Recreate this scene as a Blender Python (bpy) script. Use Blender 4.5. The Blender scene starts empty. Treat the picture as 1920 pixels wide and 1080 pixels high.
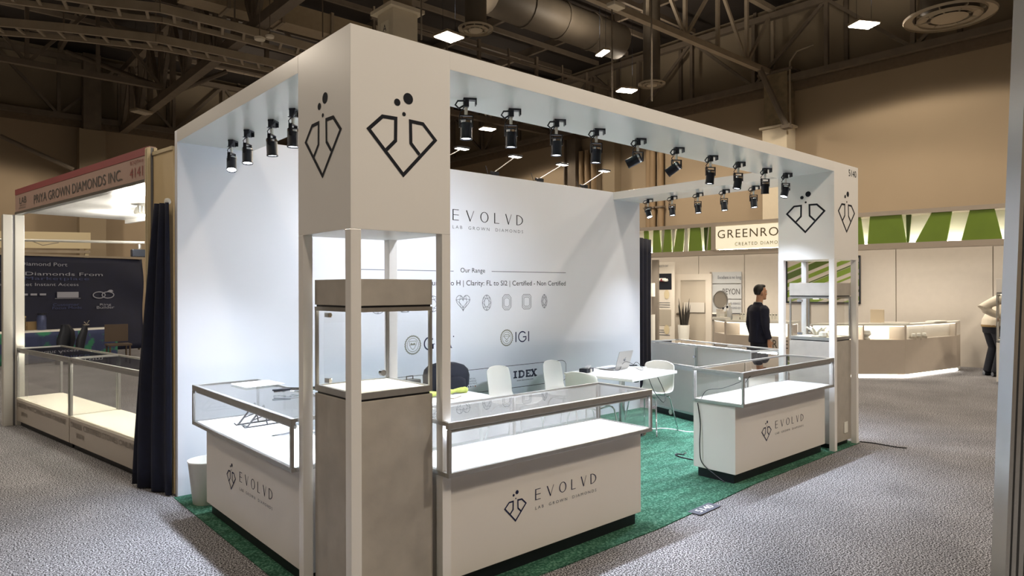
import bpy, bmesh, math, random
from mathutils import Vector, Matrix
random.seed(7)
SC = bpy.context.scene
COL = SC.collection
PI = math.pi

# ------------------------------------------------------------------ camera
YAW, PITCH, ROLL, FPX = .7240, .0003, -.0025, 1258.9
CAM = Vector((-1.6041, -3.0195, 1.7235))
_f = Vector((math.sin(YAW)*math.cos(PITCH), math.cos(YAW)*math.cos(PITCH), math.sin(PITCH)))
_r0 = Vector((math.cos(YAW), -math.sin(YAW), 0)); _u0 = _r0.cross(_f)
_r = math.cos(ROLL)*_r0 + math.sin(ROLL)*_u0
_u = -math.sin(ROLL)*_r0 + math.cos(ROLL)*_u0
cd = bpy.data.cameras.new('camera'); cam = bpy.data.objects.new('camera', cd); COL.objects.link(cam)
cd.sensor_width = 36; cd.lens = FPX/1920*36; cd.clip_start = .05; cd.clip_end = 200
cam.matrix_world = Matrix(((_r.x, _u.x, -_f.x, CAM.x), (_r.y, _u.y, -_f.y, CAM.y), (_r.z, _u.z, -_f.z, CAM.z), (0, 0, 0, 1)))
SC.camera = cam

# ------------------------------------------------------------------ view, world
SC.view_settings.view_transform = 'Standard'
SC.view_settings.look = 'None'
SC.view_settings.gamma = 1
SC.view_settings.use_curve_mapping = False
SC.view_settings.exposure = 0.0
SC.cycles.use_denoising = True
SC.cycles.max_bounces = 8
SC.cycles.diffuse_bounces = 4
SC.cycles.transparent_max_bounces = 24
SC.cycles.sample_clamp_indirect = 6
SC.cycles.caustics_reflective = False
SC.cycles.caustics_refractive = False
W = bpy.data.worlds.new('hall_air'); SC.world = W; W.use_nodes = True
W.node_tree.nodes['Background'].inputs[0].default_value = (1, .86, .7, 1)
W.node_tree.nodes['Background'].inputs[1].default_value = .08
HALL_W, HALL_C = 270, (1, .86, .69)        # each high bay lamp
SPOT_W, SPOT_C = 238, (.78, .86, 1)         # each booth spotlight
STRIP = 62.0
def add_lamp(name, kind, loc, energy, color, parent=None, aim=(0, 0, -1), **kw):
    L = bpy.data.lights.new(name, kind); L.energy = energy; L.color = color
    for k, v in kw.items(): setattr(L, k, v)
    o = bpy.data.objects.new(name, L); COL.objects.link(o); o.location = loc
    o.rotation_euler = Vector(aim).to_track_quat('-Z', 'Y').to_euler()
    if parent: o.parent = parent
    return o

# ------------------------------------------------------------------ points seen in the photograph, turned into places in the hall
def ray(x, y): return _f + _r*((x-960)/FPX) - _u*((y-540)/FPX)
def onX(x, y, X): d = ray(x, y); return CAM + d*((X-CAM.x)/d.x)
def onY(x, y, Y): d = ray(x, y); return CAM + d*((Y-CAM.y)/d.y)
def onZ(x, y, Z): d = ray(x, y); return CAM + d*((Z-CAM.z)/d.z)
def far(x, y, t): return CAM + ray(x, y)*t
def onP(x, y, a, b):                       # on the upright plane through a and b
    n = (Vector(b)-Vector(a)).cross(Vector((0, 0, 1))); d = ray(x, y)
    return CAM + d*((Vector(a)-CAM).dot(n)/d.dot(n))

# ------------------------------------------------------------------ materials
def lin(c):
    if isinstance(c, str): c = [int(c[i:i+2], 16)/255 for i in (1, 3, 5)]
    return tuple(x/12.92 if x <= .04045 else ((x+.055)/1.055)**2.4 for x in c) + (1,)
MATS = {}
def mat(name, col, rough=.5, metal=0, var=0, scale=8, bump=0, bscale=60, spec=.5, emit=0, ecol=None):
    if name in MATS: return MATS[name]
    m = bpy.data.materials.new(name); m.use_nodes = True; nt = m.node_tree; b = nt.nodes['Principled BSDF']
    c = lin(col); b.inputs['Base Color'].default_value = c
    b.inputs['Roughness'].default_value = rough; b.inputs['Metallic'].default_value = metal
    b.inputs['Specular IOR Level'].default_value = spec
    tc = nt.nodes.new('ShaderNodeTexCoord')
    if var:
        n = nt.nodes.new('ShaderNodeTexNoise'); n.inputs['Scale'].default_value = scale; n.inputs['Detail'].default_value = 5
        nt.links.new(tc.outputs['Object'], n.inputs['Vector'])
        r = nt.nodes.new('ShaderNodeValToRGB')
        r.color_ramp.elements[0].position = .3; r.color_ramp.elements[1].position = .7
        r.color_ramp.elements[0].color = tuple(x*(1-var) for x in c[:3])+(1,)
        r.color_ramp.elements[1].color = tuple(min(1, x*(1+var)) for x in c[:3])+(1,)
        nt.links.new(n.outputs['Fac'], r.inputs['Fac']); nt.links.new(r.outputs['Color'], b.inputs['Base Color'])
    if bump:
        n = nt.nodes.new('ShaderNodeTexNoise'); n.inputs['Scale'].default_value = bscale
        nt.links.new(tc.outputs['Object'], n.inputs['Vector'])
        bp = nt.nodes.new('ShaderNodeBump'); bp.inputs['Strength'].default_value = bump; bp.inputs['Distance'].default_value = .01
        nt.links.new(n.outputs['Fac'], bp.inputs['Height']); nt.links.new(bp.outputs['Normal'], b.inputs['Normal'])
    if emit:
        b.inputs['Emission Color'].default_value = lin(ecol or col); b.inputs['Emission Strength'].default_value = emit
    MATS[name] = m
    return m
def glass_mat(name, tint=(1, 1, 1), refl=1.0):
    m = bpy.data.materials.new(name); m.use_nodes = True; nt = m.node_tree
    nt.nodes.remove(nt.nodes['Principled BSDF']); out = nt.nodes['Material Output']
    t = nt.nodes.new('ShaderNodeBsdfTransparent'); t.inputs[0].default_value = tint + (1,)
    g = nt.nodes.new('ShaderNodeBsdfGlossy'); g.inputs['Roughness'].default_value = 0.0
    fr = nt.nodes.new('ShaderNodeFresnel'); fr.inputs['IOR'].default_value = 1.5
    mu = nt.nodes.new('ShaderNodeMath'); mu.operation = 'MULTIPLY'; mu.inputs[1].default_value = refl; mu.use_clamp = True
    mx = nt.nodes.new('ShaderNodeMixShader')
    geo = nt.nodes.new('ShaderNodeNewGeometry'); iv = nt.nodes.new('ShaderNodeMath'); iv.operation = 'SUBTRACT'; iv.inputs[0].default_value = 1   # the pane's own far face reflects nothing more
    m2 = nt.nodes.new('ShaderNodeMath'); m2.operation = 'MULTIPLY'
    nt.links.new(geo.outputs['Backfacing'], iv.inputs[1]); nt.links.new(fr.outputs[0], mu.inputs[0])
    nt.links.new(mu.outputs[0], m2.inputs[0]); nt.links.new(iv.outputs[0], m2.inputs[1]); nt.links.new(m2.outputs[0], mx.inputs[0])
    nt.links.new(t.outputs[0], mx.inputs[1]); nt.links.new(g.outputs[0], mx.inputs[2]); nt.links.new(mx.outputs[0], out.inputs[0])
    MATS[name] = m
    return m
def milky_mat(name, k):
    m = bpy.data.materials.new(name); m.use_nodes = True; nt = m.node_tree
    t = nt.nodes.new('ShaderNodeBsdfTransparent'); mx = nt.nodes.new('ShaderNodeMixShader'); mx.inputs[0].default_value = k
    b = nt.nodes['Principled BSDF']; b.inputs['Base Color'].default_value = (.86, .88, .92, 1); b.inputs['Roughness'].default_value = .2
    nt.links.new(t.outputs[0], mx.inputs[1]); nt.links.new(b.outputs[0], mx.inputs[2]); nt.links.new(mx.outputs[0], nt.nodes['Material Output'].inputs[0]); return m
milky = milky_mat('milky_door_glass', .28)
def carpet_mat(name, dark, mid, light, s1, s2, patch, lo=.4, stretch=1):
    m = bpy.data.materials.new(name); m.use_nodes = True; nt = m.node_tree; b = nt.nodes['Principled BSDF']
    b.inputs['Roughness'].default_value = .95; b.inputs['Specular IOR Level'].default_value = .1
    tc = nt.nodes.new('ShaderNodeTexCoord')
    def noise(s, d): n = nt.nodes.new('ShaderNodeTexNoise'); n.inputs['Scale'].default_value = s; n.inputs['Detail'].default_value = d; nt.links.new(tc.outputs['Object'], n.inputs['Vector']); return n
    a = noise(s1, 6); r = nt.nodes.new('ShaderNodeValToRGB')
    r.color_ramp.elements[0].position = lo; r.color_ramp.elements[0].color = lin(dark)
    r.color_ramp.elements[1].position = 1-lo; r.color_ramp.elements[1].color = lin(light)
    e = r.color_ramp.elements.new(.5); e.color = lin(mid)
    nt.links.new(a.outputs['Fac'], r.inputs['Fac'])
    p = noise(s2, 6); mp = nt.nodes.new('ShaderNodeMapping'); mp.inputs['Scale'].default_value = (1, stretch, 1); nt.links.new(tc.outputs['Object'], mp.inputs[0]); nt.links.new(mp.outputs[0], p.inputs['Vector']); mr = nt.nodes.new('ShaderNodeMapRange'); mr.inputs[1].default_value = .3; mr.inputs[2].default_value = .7
    mr.inputs[3].default_value = 1-patch; mr.inputs[4].default_value = 1+patch
    nt.links.new(p.outputs['Fac'], mr.inputs[0])
    mx = nt.nodes.new('ShaderNodeVectorMath'); mx.operation = 'SCALE'
    nt.links.new(r.outputs['Color'], mx.inputs[0]); nt.links.new(mr.outputs[0], mx.inputs['Scale']); nt.links.new(mx.outputs[0], b.inputs['Base Color'])
    MATS[name] = m
    return m
white = mat('white_laminate', '#e9e8e6', .2, var=.012, scale=2)
panelw = mat('white_print_panel', '#d8dbe2', .38, var=.015, scale=1.5, bump=.03, bscale=3)
ink = mat('dark_ink', '#24262c', .85, spec=.15)
inkb = mat('navy_ink', '#1f2544', .8, spec=.2)
inkg = mat('grey_ink', '#5d616b', .5)
gold = mat('pale_olive_ink', '#7b7d70', .5)
cwhite = mat('counter_laminate', '#dedad4', .35, var=.01, scale=3)
deckm = mat('white_deck', '#f4f6f8', .45)
deckw = mat('cream_deck', '#f6f2e2', .45)
alu = mat('brushed_aluminium', '#b9b9b7', .32, .9, var=.05, scale=30)
chrome = mat('chrome', '#d5d7da', .12, 1)
black = mat('black_laminate', '#0c0f16', .45, var=.1)
blackm = mat('black_metal', '#1c2029', .35, .3)
grey_lam = mat('grey_concrete_laminate', '#aca69d', .6, var=.10, scale=7, bump=.05, bscale=40)
greyp = mat('grey_panel', '#b4aeaa', .5, var=.02)
plastic = mat('white_plastic', '#e8e7df', .4)
navy = mat('navy_drape', '#0a1026', .85, var=.2, scale=14, bump=.1, bscale=120)
bluecl = mat('blue_banner_cloth', '#080f2b', .7, var=.15, scale=4)
glass = glass_mat('clear_glass', (.985, .99, .99), 1.5)
led = mat('led_strip', '#eef4ff', emit=STRIP)
warmled = mat('warm_led', '#fff0d2', emit=6)
lens = mat('spot_lens', '#f2f6ff', emit=14)
bay = mat('high_bay_tube', '#fff2dc', emit=14)
steel = mat('ceiling_steel', '#6a5f52', .7, var=.12, scale=3)
steell = mat('painted_ceiling_steel', '#9a8d7a', .7, var=.1, scale=3)
roofm = mat('dark_roof_deck', '#2b241f', .9, var=.15, scale=1)
ductm = mat('dark_duct', '#5d554a', .6, 0, var=.1, scale=2)
wallm = mat('tan_wall_paint', '#998871', .85, var=.03, scale=.6)
column = mat('cream_column', '#c9bda6', .7, var=.02)
greyc = carpet_mat('grey_carpet', '#242322', '#69676a', '#b7b6b8', 102, 1.3, .16)
greenc = carpet_mat('green_carpet', '#26483b', '#325c4a', '#5d8170', 70, 2.2, .34, .34, 4)

ordn = ['first', 'second', 'third', 'fourth', 'fifth', 'sixth', 'seventh', 'eighth', 'ninth', 'tenth']
# ------------------------------------------------------------------ mesh building
class MB:
    def __init__(s): s.v = []; s.f = []
    def add(s, vs, fs):
        o = len(s.v); s.v += [Vector(p) for p in vs]; s.f += [tuple(i+o for i in f) for f in fs]; return s
    def obox(s, o, a, b, c):
        o, a, b, c = map(Vector, (o, a, b, c))
        vs = [o, o+a, o+a+b, o+b, o+c, o+a+c, o+a+b+c, o+b+c]
        fs = [(0, 3, 2, 1), (4, 5, 6, 7), (0, 1, 5, 4), (1, 2, 6, 5), (2, 3, 7, 6), (3, 0, 4, 7)]
        if a.cross(b).dot(c) < 0: fs = [f[::-1] for f in fs]
        return s.add(vs, fs)
    def box(s, x0, y0, z0, x1, y1, z1): return s.obox((x0, y0, z0), (x1-x0, 0, 0), (0, y1-y0, 0), (0, 0, z1-z0))
    def bar(s, p, q, w, h=None, up=(0, 0, 1)):
        p, q = Vector(p), Vector(q); h = h or w; d = (q-p); n = d.normalized(); u = Vector(up)
        if abs(n.dot(u)) > .99: u = Vector((1, 0, 0))
        a = n.cross(u).normalized()*w; b = a.cross(n).normalized()*h
        return s.obox(p-a/2-b/2, d, a, b)
    def tube(s, pts, r, n=8, closed=False):
        pts = [Vector(p) for p in pts]; m = len(pts); rs = r if isinstance(r, (list, tuple)) else [r]*m
        vs, fs = [], []; ref = None
        for i, p in enumerate(pts):
            if closed: t = pts[(i+1) % m]-pts[i-1]
            else: t = pts[min(i+1, m-1)]-pts[max(i-1, 0)]
            t = t.normalized() if t.length > 1e-9 else Vector((0, 0, 1))
            if ref is None: ref = Vector((0, 0, 1)) if abs(t.z) < .9 else Vector((1, 0, 0))
            a = (ref - t*ref.dot(t))
            a = a.normalized() if a.length > 1e-6 else t.orthogonal().normalized()
            ref = a; b = t.cross(a)
            vs += [p + (a*math.cos(2*PI*k/n)+b*math.sin(2*PI*k/n))*rs[i] for k in range(n)]
        for i in range(m if closed else m-1):
            j = (i+1) % m
            fs += [(i*n+k, i*n+(k+1) % n, j*n+(k+1) % n, j*n+k) for k in range(n)]
        if not closed: fs += [tuple(range(n))[::-1], tuple((m-1)*n+k for k in range(n))]
        return s.add(vs, fs)
    def cyl(s, p, q, r, n=16, r2=None): return s.tube([p, q], [r, r if r2 is None else r2], n)
    def lathe(s, prof, c=(0, 0, 0), n=20, cap=True):
        c = Vector(c); vs, fs = [], []; m = len(prof)
        for r, z in prof: vs += [c+Vector((r*math.cos(2*PI*k/n), r*math.sin(2*PI*k/n), z)) for k in range(n)]
        for i in range(m-1): fs += [(i*n+k, i*n+(k+1) % n, (i+1)*n+(k+1) % n, (i+1)*n+k) for k in range(n)]
        if cap: fs += [tuple(range(n))[::-1], tuple((m-1)*n+k for k in range(n))]
        return s.add(vs, fs)
    def prism(s, poly, o, ex, ey, d):       # flat outline pushed out by d along ex x ey
        o, ex, ey = Vector(o), Vector(ex), Vector(ey); nrm = ex.cross(ey).normalized(); n = len(poly)
        ar = sum(poly[i-1][0]*poly[i][1]-poly[i][0]*poly[i-1][1] for i in range(n))
        if ar < 0: poly = poly[::-1]
        a = [o+ex*x+ey*y for x, y in poly]
        if d == 0: return s.add(a, [tuple(range(n))])
        return s.add(a+[p+nrm*d for p in a], [tuple(range(n))[::-1], tuple(range(n, 2*n))]+[(i, (i+1) % n, n+(i+1) % n, n+i) for i in range(n)])
    def loft(s, rings, cap=True):
        n = len(rings[0]); vs = [p for r in rings for p in r]; m = len(rings)
        fs = [(i*n+k, i*n+(k+1) % n, (i+1)*n+(k+1) % n, (i+1)*n+k) for i in range(m-1) for k in range(n)]
        if cap: fs += [tuple(range(n))[::-1], tuple((m-1)*n+k for k in range(n))]
        return s.add(vs, fs)
    def grid(s, fn, nu, nv, thick=0):
        vs = [Vector(fn(i/nu, j/nv)) for j in range(nv+1) for i in range(nu+1)]; w = nu+1
        fs = [(j*w+i, j*w+i+1, (j+1)*w+i+1, (j+1)*w+i) for j in range(nv) for i in range(nu)]
        return s.add(vs, fs)
    def mesh(s, name, m, smooth):
        me = bpy.data.meshes.new(name); me.from_pydata([tuple(p) for p in s.v], [], s.f); me.update()
        if m: me.materials.append(m)
        if smooth: me.polygons.foreach_set('use_smooth', [True]*len(me.polygons)); me.set_sharp_from_angle(angle=.7)
        return me
    def build(s, name, m, parent=None, bevel=0, smooth=False, local=True, origin=None, solid=0, sub=0, seg=2):
        """local: coordinates are the parent's own; else they are the hall's"""
        off = Matrix()
        if parent is not None and not local: off = wm(parent).inverted()
        if parent is None:
            if origin is None:
                lo = [min(p[i] for p in s.v) for i in range(3)]; hi = [max(p[i] for p in s.v) for i in range(3)]
                origin = ((lo[0]+hi[0])/2, (lo[1]+hi[1])/2, lo[2])
            off = Matrix.Translation(-Vector(origin))
        elif origin is not None: off = Matrix.Translation(-Vector(origin)) @ off
        s.v = [off @ p for p in s.v]
        o = bpy.data.objects.new(name, s.mesh(name, m, smooth)); COL.objects.link(o)
        if origin is not None: o.location = origin
        if parent is not None: o.parent = parent
        if solid: md = o.modifiers.new('solid', 'SOLIDIFY'); md.thickness = solid; md.offset = 0
        if bevel: md = o.modifiers.new('bevel', 'BEVEL'); md.width = bevel; md.segments = seg; md.limit_method = 'ANGLE'
        if sub: md = o.modifiers.new('sub', 'SUBSURF'); md.levels = md.render_levels = sub
        return o
def wm(o):
    m = o.matrix_basis.copy()
    return (wm(o.parent) @ m) if o.parent else m
def tag(o, label, cat, group=None, kind=None):
    o['label'] = label; o['category'] = cat
    if group: o['group'] = group
    if kind: o['kind'] = kind
    return o
def struct(o, label, cat='structure'): return tag(o, label, cat, None, 'structure')
def thing(name, label, cat, loc=(0, 0, 0), rz=0, group=None):
    o = bpy.data.objects.new(name, None); COL.objects.link(o); o.empty_display_size = .1
    o.location = loc; o.rotation_euler = (0, 0, rz); o.matrix_basis = Matrix.Translation(Vector(loc)) @ Matrix.Rotation(rz, 4, 'Z')
    return tag(o, label, cat, group)
def copy_thing(src, loc, rz=None, label=None, group=None):
    def rec(o, par):
        c = o.copy(); COL.objects.link(c)
        if par: c.parent = par
        for ch in list(o.children): rec(ch, c)
        return c
    r = rec(src, None); r.location = loc
    if rz is not None: r.rotation_euler = (0, 0, rz)
    if label: r['label'] = label
    if group: r['group'] = group
    return r
def stuff(o): o['kind'] = 'stuff'; return o
# lettering: Blender's own font, turned into flat mesh and fitted into a box on a surface
_tc = {}
def text_mesh(t, sp=1.0):
    if (t, sp) in _tc: return _tc[(t, sp)]
    c = bpy.data.curves.new('t', 'FONT'); c.body = t; c.resolution_u = 3; c.space_character = sp
    o = bpy.data.objects.new('t', c); COL.objects.link(o)
    dg = bpy.context.evaluated_depsgraph_get(); me = bpy.data.meshes.new_from_object(o.evaluated_get(dg))
    vs = [v.co.copy() for v in me.vertices]; fs = [tuple(p.vertices) for p in me.polygons]
    bpy.data.objects.remove(o); bpy.data.curves.remove(c); bpy.data.meshes.remove(me)
    x0 = min(v.x for v in vs); x1 = max(v.x for v in vs); y0 = min(v.y for v in vs); y1 = max(v.y for v in vs)
    _tc[(t, sp)] = (vs, fs, x0, x1, y0, y1); return _tc[(t, sp)]
def put_text(mb, t, o, ex, ey, w, h, sp=1.0, lift=.0015):
    vs, fs, x0, x1, y0, y1 = text_mesh(t, sp); ex, ey, o = Vector(ex), Vector(ey), Vector(o); n = ex.cross(ey).normalized()
    if w is None: w = h*(x1-x0)/(y1-y0)
    mb.add([o+ex*((v.x-x0)/(x1-x0)*w)+ey*((v.y-y0)/(y1-y0)*h)+n*lift for v in vs], fs)
def stroke(mb, pts, w, o, ex, ey, closed=False, lift=.0015):
    o, ex, ey = Vector(o), Vector(ex), Vector(ey); n = ex.cross(ey).normalized(); P = [Vector(p).to_2d() for p in pts]; m = len(P)
    L, Rr = [], []
    for i in range(m):
        a = P[i]-P[i-1] if (i > 0 or closed) else P[1]-P[0]
        b = P[(i+1) % m]-P[i] if (i < m-1 or closed) else a
        a.normalize(); b.normalize(); na, nb = Vector((-a.y, a.x)), Vector((-b.y, b.x)); k = na+nb
        k = k/max(.35, k.dot(na)) if k.length > 1e-6 else na
        L.append(P[i]+k*w/2); Rr.append(P[i]-k*w/2)
    vs = [o+ex*p.x+ey*p.y+n*lift for p in L+Rr]
    mb.add(vs, [(i, m+i, m+(i+1) % m, (i+1) % m) for i in range(m if closed else m-1)])
def disc(mb, c, r, o, ex, ey, n=20, lift=.0015, ry=None):
    o, ex, ey = Vector(o), Vector(ex), Vector(ey); nn = ex.cross(ey).normalized(); ry = ry or r
    mb.add([o+ex*(c[0]+r*math.cos(2*PI*k/n))+ey*(c[1]+ry*math.sin(2*PI*k/n))+nn*lift for k in range(n)], [tuple(range(n))])
EMB = [(-.101, .119), (-.047, .173), (-.045, .289), (-.124, .287), (-.204, .211), (0, 0), (.204, .211), (.124, .287), (.045, .289), (.047, .173), (.101, .119)]
def emblem(mb, o, ex, ey, s=1, w=.019):
    stroke(mb, [(x*s, y*s) for x, y in EMB], w, o, ex, ey)
    for x, y, r in ((.031, .406, .03), (-.036, .375, .019), (.005, .32, .011)): disc(mb, (x*s, y*s), r*s, o, ex, ey)
def letters(parent, t, o, ex, ey, w, h, mt, sp=1.0, lift=.0015):
    """every letter of a large word is a part of its own"""
    m = MB(); put_text(m, t, o, ex, ey, w, h, sp, lift); par = list(range(len(m.v)))
    def find(i):
        while par[i] != i: par[i] = par[par[i]]; i = par[i]
        return i
    for f in m.f:
        for i in f[1:]: par[find(i)] = find(f[0])
    X = Vector(ex); isl = {}
    for i in range(len(m.v)): isl.setdefault(find(i), []).append(i)
    spans = sorted([(min((m.v[i]-Vector(o)).dot(X) for i in k), max((m.v[i]-Vector(o)).dot(X) for i in k), r) for r, k in isl.items()])
    groups = []
    for a, b, r in spans:
        if groups and a < groups[-1][0]-.25*(groups[-1][0]-groups[-1][2]): groups[-1][1].add(r); groups[-1][0] = max(b, groups[-1][0])
        else: groups.append([b, {r}, a])
    for _, g, _a in groups:
        q = MB(); idx = {}
        for f in m.f:
            if find(f[0]) in g:
                for i in f:
                    if i not in idx: idx[i] = len(q.v); q.v.append(m.v[i])
                q.f.append(tuple(idx[i] for i in f))
        q.build('letter', mt, parent, local=False)
def logo_word(parent, o, ex, ey, w, h, mt, local=True):
    """E V O L V D with one heavy and one light stroke per letter"""
    k = h
    cur = [None]
    def S(pts, t): stroke(cur[0], pts, t, o, ex, ey)
    T, t = .115*k, .055*k
    def E_(x, b): S([(x+T/2, 0), (x+T/2, k)], T); [S([(x+T, y), (x+b, y)], t) for y in (t/2, k*.5, k-t/2)]
    def V_(x, b): S([(x+T/2, k), (x+b*.53, 0)], T); S([(x+b-t/2, k), (x+b*.5, 0)], t)
    def L_(x, b): S([(x+T/2, 0), (x+T/2, k)], T); S([(x+T, t/2), (x+b, t/2)], t)
    def ring(x, b, half):
        n = 24; ou, inn = [], []
        for i in range(n+1):
            a = (-PI/2+PI*i/n) if half else 2*PI*i/n
            cx = x if half else x+b/2; rx = b if half else b/2
            ou.append((cx+rx*math.cos(a), k/2+k/2*math.sin(a))); inn.append((cx+(rx-T)*math.cos(a), k/2+(k/2-t)*math.sin(a)))
        O, X, Y = Vector(o), Vector(ex), Vector(ey); nn = X.cross(Y).normalized()
        cur[0].add([O+X*p[0]+Y*p[1]+nn*.0015 for p in ou+inn], [(i, i+1, n+2+i, n+1+i) for i in range(n)])
    def D_(x, b): S([(x+T/2, 0), (x+T/2, k)], T); ring(x+T*.6, b-T*.6, True)
    for fn in (lambda: E_(0, .082*w), lambda: V_(.177*w, .11*w), lambda: ring(.373*w, .115*w, False), lambda: L_(.57*w, .073*w), lambda: V_(.731*w, .095*w), lambda: D_(.9*w, .1*w)):
        cur[0] = MB(); fn(); cur[0].build('letter', mt, parent, local=local)

# ================================================================== THE HALL
XW, YW, XL_, YN = 20.0, 28.5, -16.0, -14.0        # walls of the hall
ROOF, LEDGE = 11.2, 8.2
struct(MB().box(XL_, YN, -.2, XW+.3, YW+.3, 0).build('floor', greyc, origin=(0, 0, 0)), 'mottled grey carpet of the exhibition hall', 'floor')
struct(MB().box(XL_, YN, ROOF, XW+.3, YW+.3, ROOF+.25).build('ceiling', roofm), 'dark corrugated roof deck over the whole hall', 'ceiling')
def hall_wall(name, p, q, nrm, label):
    p, q, nrm = Vector(p), Vector(q), Vector(nrm); d = q-p
    r = thing(name, label, 'wall', p); r['kind'] = 'structure'
    MB().obox(p, d, -nrm*.25, (0, 0, LEDGE)).build('lower_wall', wallm, r, local=False)
    MB().obox(p-nrm*.12+Vector((0, 0, LEDGE)), d, -nrm*.13, (0, 0, ROOF-LEDGE)).build('upper_wall', mat('grey_tan_upper_wall', '#8d806c', .9, var=.08, scale=.5), r, local=False)  # a little darker and greyer than the wall below the ledge
    MB().obox(p+Vector((0, 0, LEDGE-.02)), d, nrm*.14, (0, 0, .28)).build('ledge_beam', mat('ledge_steel', '#6b5c4a', .8, var=.1), r, local=False)
    L = d.length; n = int(L/3)
    for i in range(n):
        a = p+d*((i+.5)/n)+nrm*.0
        MB().obox(a-d.normalized()*.06-nrm*.12+Vector((0, 0, LEDGE+.26)), d.normalized()*.12, nrm*.1, (0, 0, ROOF-LEDGE-.26)).build('wall_stud', steel, r, local=False)
    return r
hall_wall('wall_right', (XW, YN, 0), (XW, YW, 0), (-1, 0, 0), 'tan hall wall behind the booth with the green fascia')
hall_wall('wall_back', (XL_, YW, 0), (XW, YW, 0), (0, -1, 0), 'far tan hall wall behind the dark blue banner')
struct(MB().box(XL_-.25, YN, 0, XL_, YW, ROOF).build('wall_left', wallm), 'tan hall wall beyond the aisle on the left', 'wall')
struct(MB().box(XL_, YN-.25, 0, XW, YN, ROOF).build('wall_front', wallm), 'tan hall wall behind the viewer', 'wall')

# ---- roof steel
def truss(label, p, q, zb, zt, n, w=.16, cat='truss', group=None, m=None):
    p, q = Vector(p), Vector(q); m = m or steel
    r = thing('roof_truss', label, cat, (p.x, p.y, zb), 0, group)
    B = lambda f: Vector((p.x+(q.x-p.x)*f, p.y+(q.y-p.y)*f, zb)); T = lambda f: B(f)+Vector((0, 0, zt-zb))
    MB().bar(B(0), B(1), w, w).build('bottom_chord', m, r, local=False)
    MB().bar(T(0), T(1), w, w).build('top_chord', m, r, local=False)
    for i in range(n+1): MB().bar(B(i/n), T(i/n), w*.6, w*.6).build('web_post', m, r, local=False)
    for i in range(n):
        a, b = (B(i/n), T((i+1)/n)) if i % 2 == 0 else (T(i/n), B((i+1)/n))
        MB().bar(a, b, w*.5, w*.5).build('web_brace', m, r, local=False)
    return r
truss('roof truss ending on the column of the right hall wall', (4.6, 8.0, 0), (19.8, 8.0, 0), 8.85, 11.0, 9, .17, m=steell)
truss('roof truss over the far end of the right hall wall', (5, 18.5, 0), (19.8, 18.5, 0), 8.7, 11.0, 8, .2)
truss('long roof truss above the left of the white booth', (4.7, 8.0, 0), (4.7, 28.2, 0), 8.25, 10.6, 14, .26)
truss('girder truss standing on the ledge of the right hall wall', (19.6, -6, 0), (19.6, 28, 0), 8.52, 10.7, 14, .2)
truss('girder truss along the ledge of the far hall wall', (-14, 28.2, 0), (19, 28.2, 0), 8.5, 10.8, 16, .2)
truss('roof truss crossing above the far left of the hall', (-14, 22, 0), (4.6, 22, 0), 8.6, 10.9, 10, .18)
r = thing('steel_brace', 'slanting brace from roof truss down to wall column', 'brace', onX(1475, 238, 19.12))
MB().cyl(onX(1475, 238, 19.12), onY(1424, 128, 8.0), .1, 8).build('tube', steel, r, local=False)
MB().box(-.14, -.14, -.05, .14, .14, .05).build('foot_plate', steel, r)
for k, (a, b) in enumerate([(far(125, 97, 25.2), far(322, 171, 23.4)), (far(331, 171, 22.4), far(425, 134, 23)), (far(0, 255, 24.3), far(138, 318, 25.7))]):
    tag(MB().cyl(a, b, .085, 8).build('steel_brace', steel), ['round brace slanting down to the long roof truss from upper left', 'short brace rising right from the long roof truss', 'slanting pipe on the far hall wall above the striped sign'][k], 'brace')
for i, X in enumerate((-9.5, -6.5, -3.5, -.5, 2.5, 7.5, 10.5, 13.5, 16.5)):
    tag(MB().box(X-.06, -6, 10.9, X+.06, 28, 11.2).build('roof_joist', steel), 'dark steel joist under the roof deck, %s from the left' % ordn[i], 'joist', 'roof joists')
for i, Y in enumerate((10.5, 12, 13.5, 15, 16.5, 20, 23.5, 25.5)):
    tag(MB().box(-14, Y-.05, 10.72, 19, Y+.05, 10.88).build('roof_purlin', steel), 'thin dark purlin crossing under the roof joists, %s from the front' % ordn[i], 'purlin', 'roof purlins')
def cable_tray(label, pts, z, w=.75):
    P = [onZ(x, y, z) for x, y in pts]; P = [Vector((p.x, p.y, z)) for p in P]
    d0 = (P[1]-P[0]).normalized(); side = Vector((-d0.y, d0.x, 0))*w
    r = thing('cable_tray', label, 'cable tray', P[0])
    for s, hh in ((0, .2), (1, .12)):
        for a, b in zip(P, P[1:]): MB().bar(a+side*s, b+side*s, .07, hh).build('side_rail', steell, r, local=False)
    proto = None
    for a, b in zip(P, P[1:]):
        n = max(2, int((b-a).length/.42))
        for i in range(n):
            q = a+(b-a)*((i+.5)/n)
            if proto is None:
                proto = MB().bar((0, 0, 0), side, .06, .05).build('rung', steell, r); o = proto
            else:
                o = proto.copy(); COL.objects.link(o); o.parent = r
            o.location = q-P[0]
    for i, p in enumerate(P[1:-1]): MB().cyl(p, p+Vector((0, 0, ROOF-z)), .02, 6).build('hanger_rod', steel, r, local=False)
    return r
cable_tray('ladder cable tray, the lower of two, upper left', [(-40, 38), (120, 52), (292, 72), (400, 94), (640, 146)], 8.0)
cable_tray('ladder cable tray, the upper of two, upper left', [(-20, -28), (190, 3), (300, 15), (440, 50), (640, 104)], 8.0)
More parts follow.
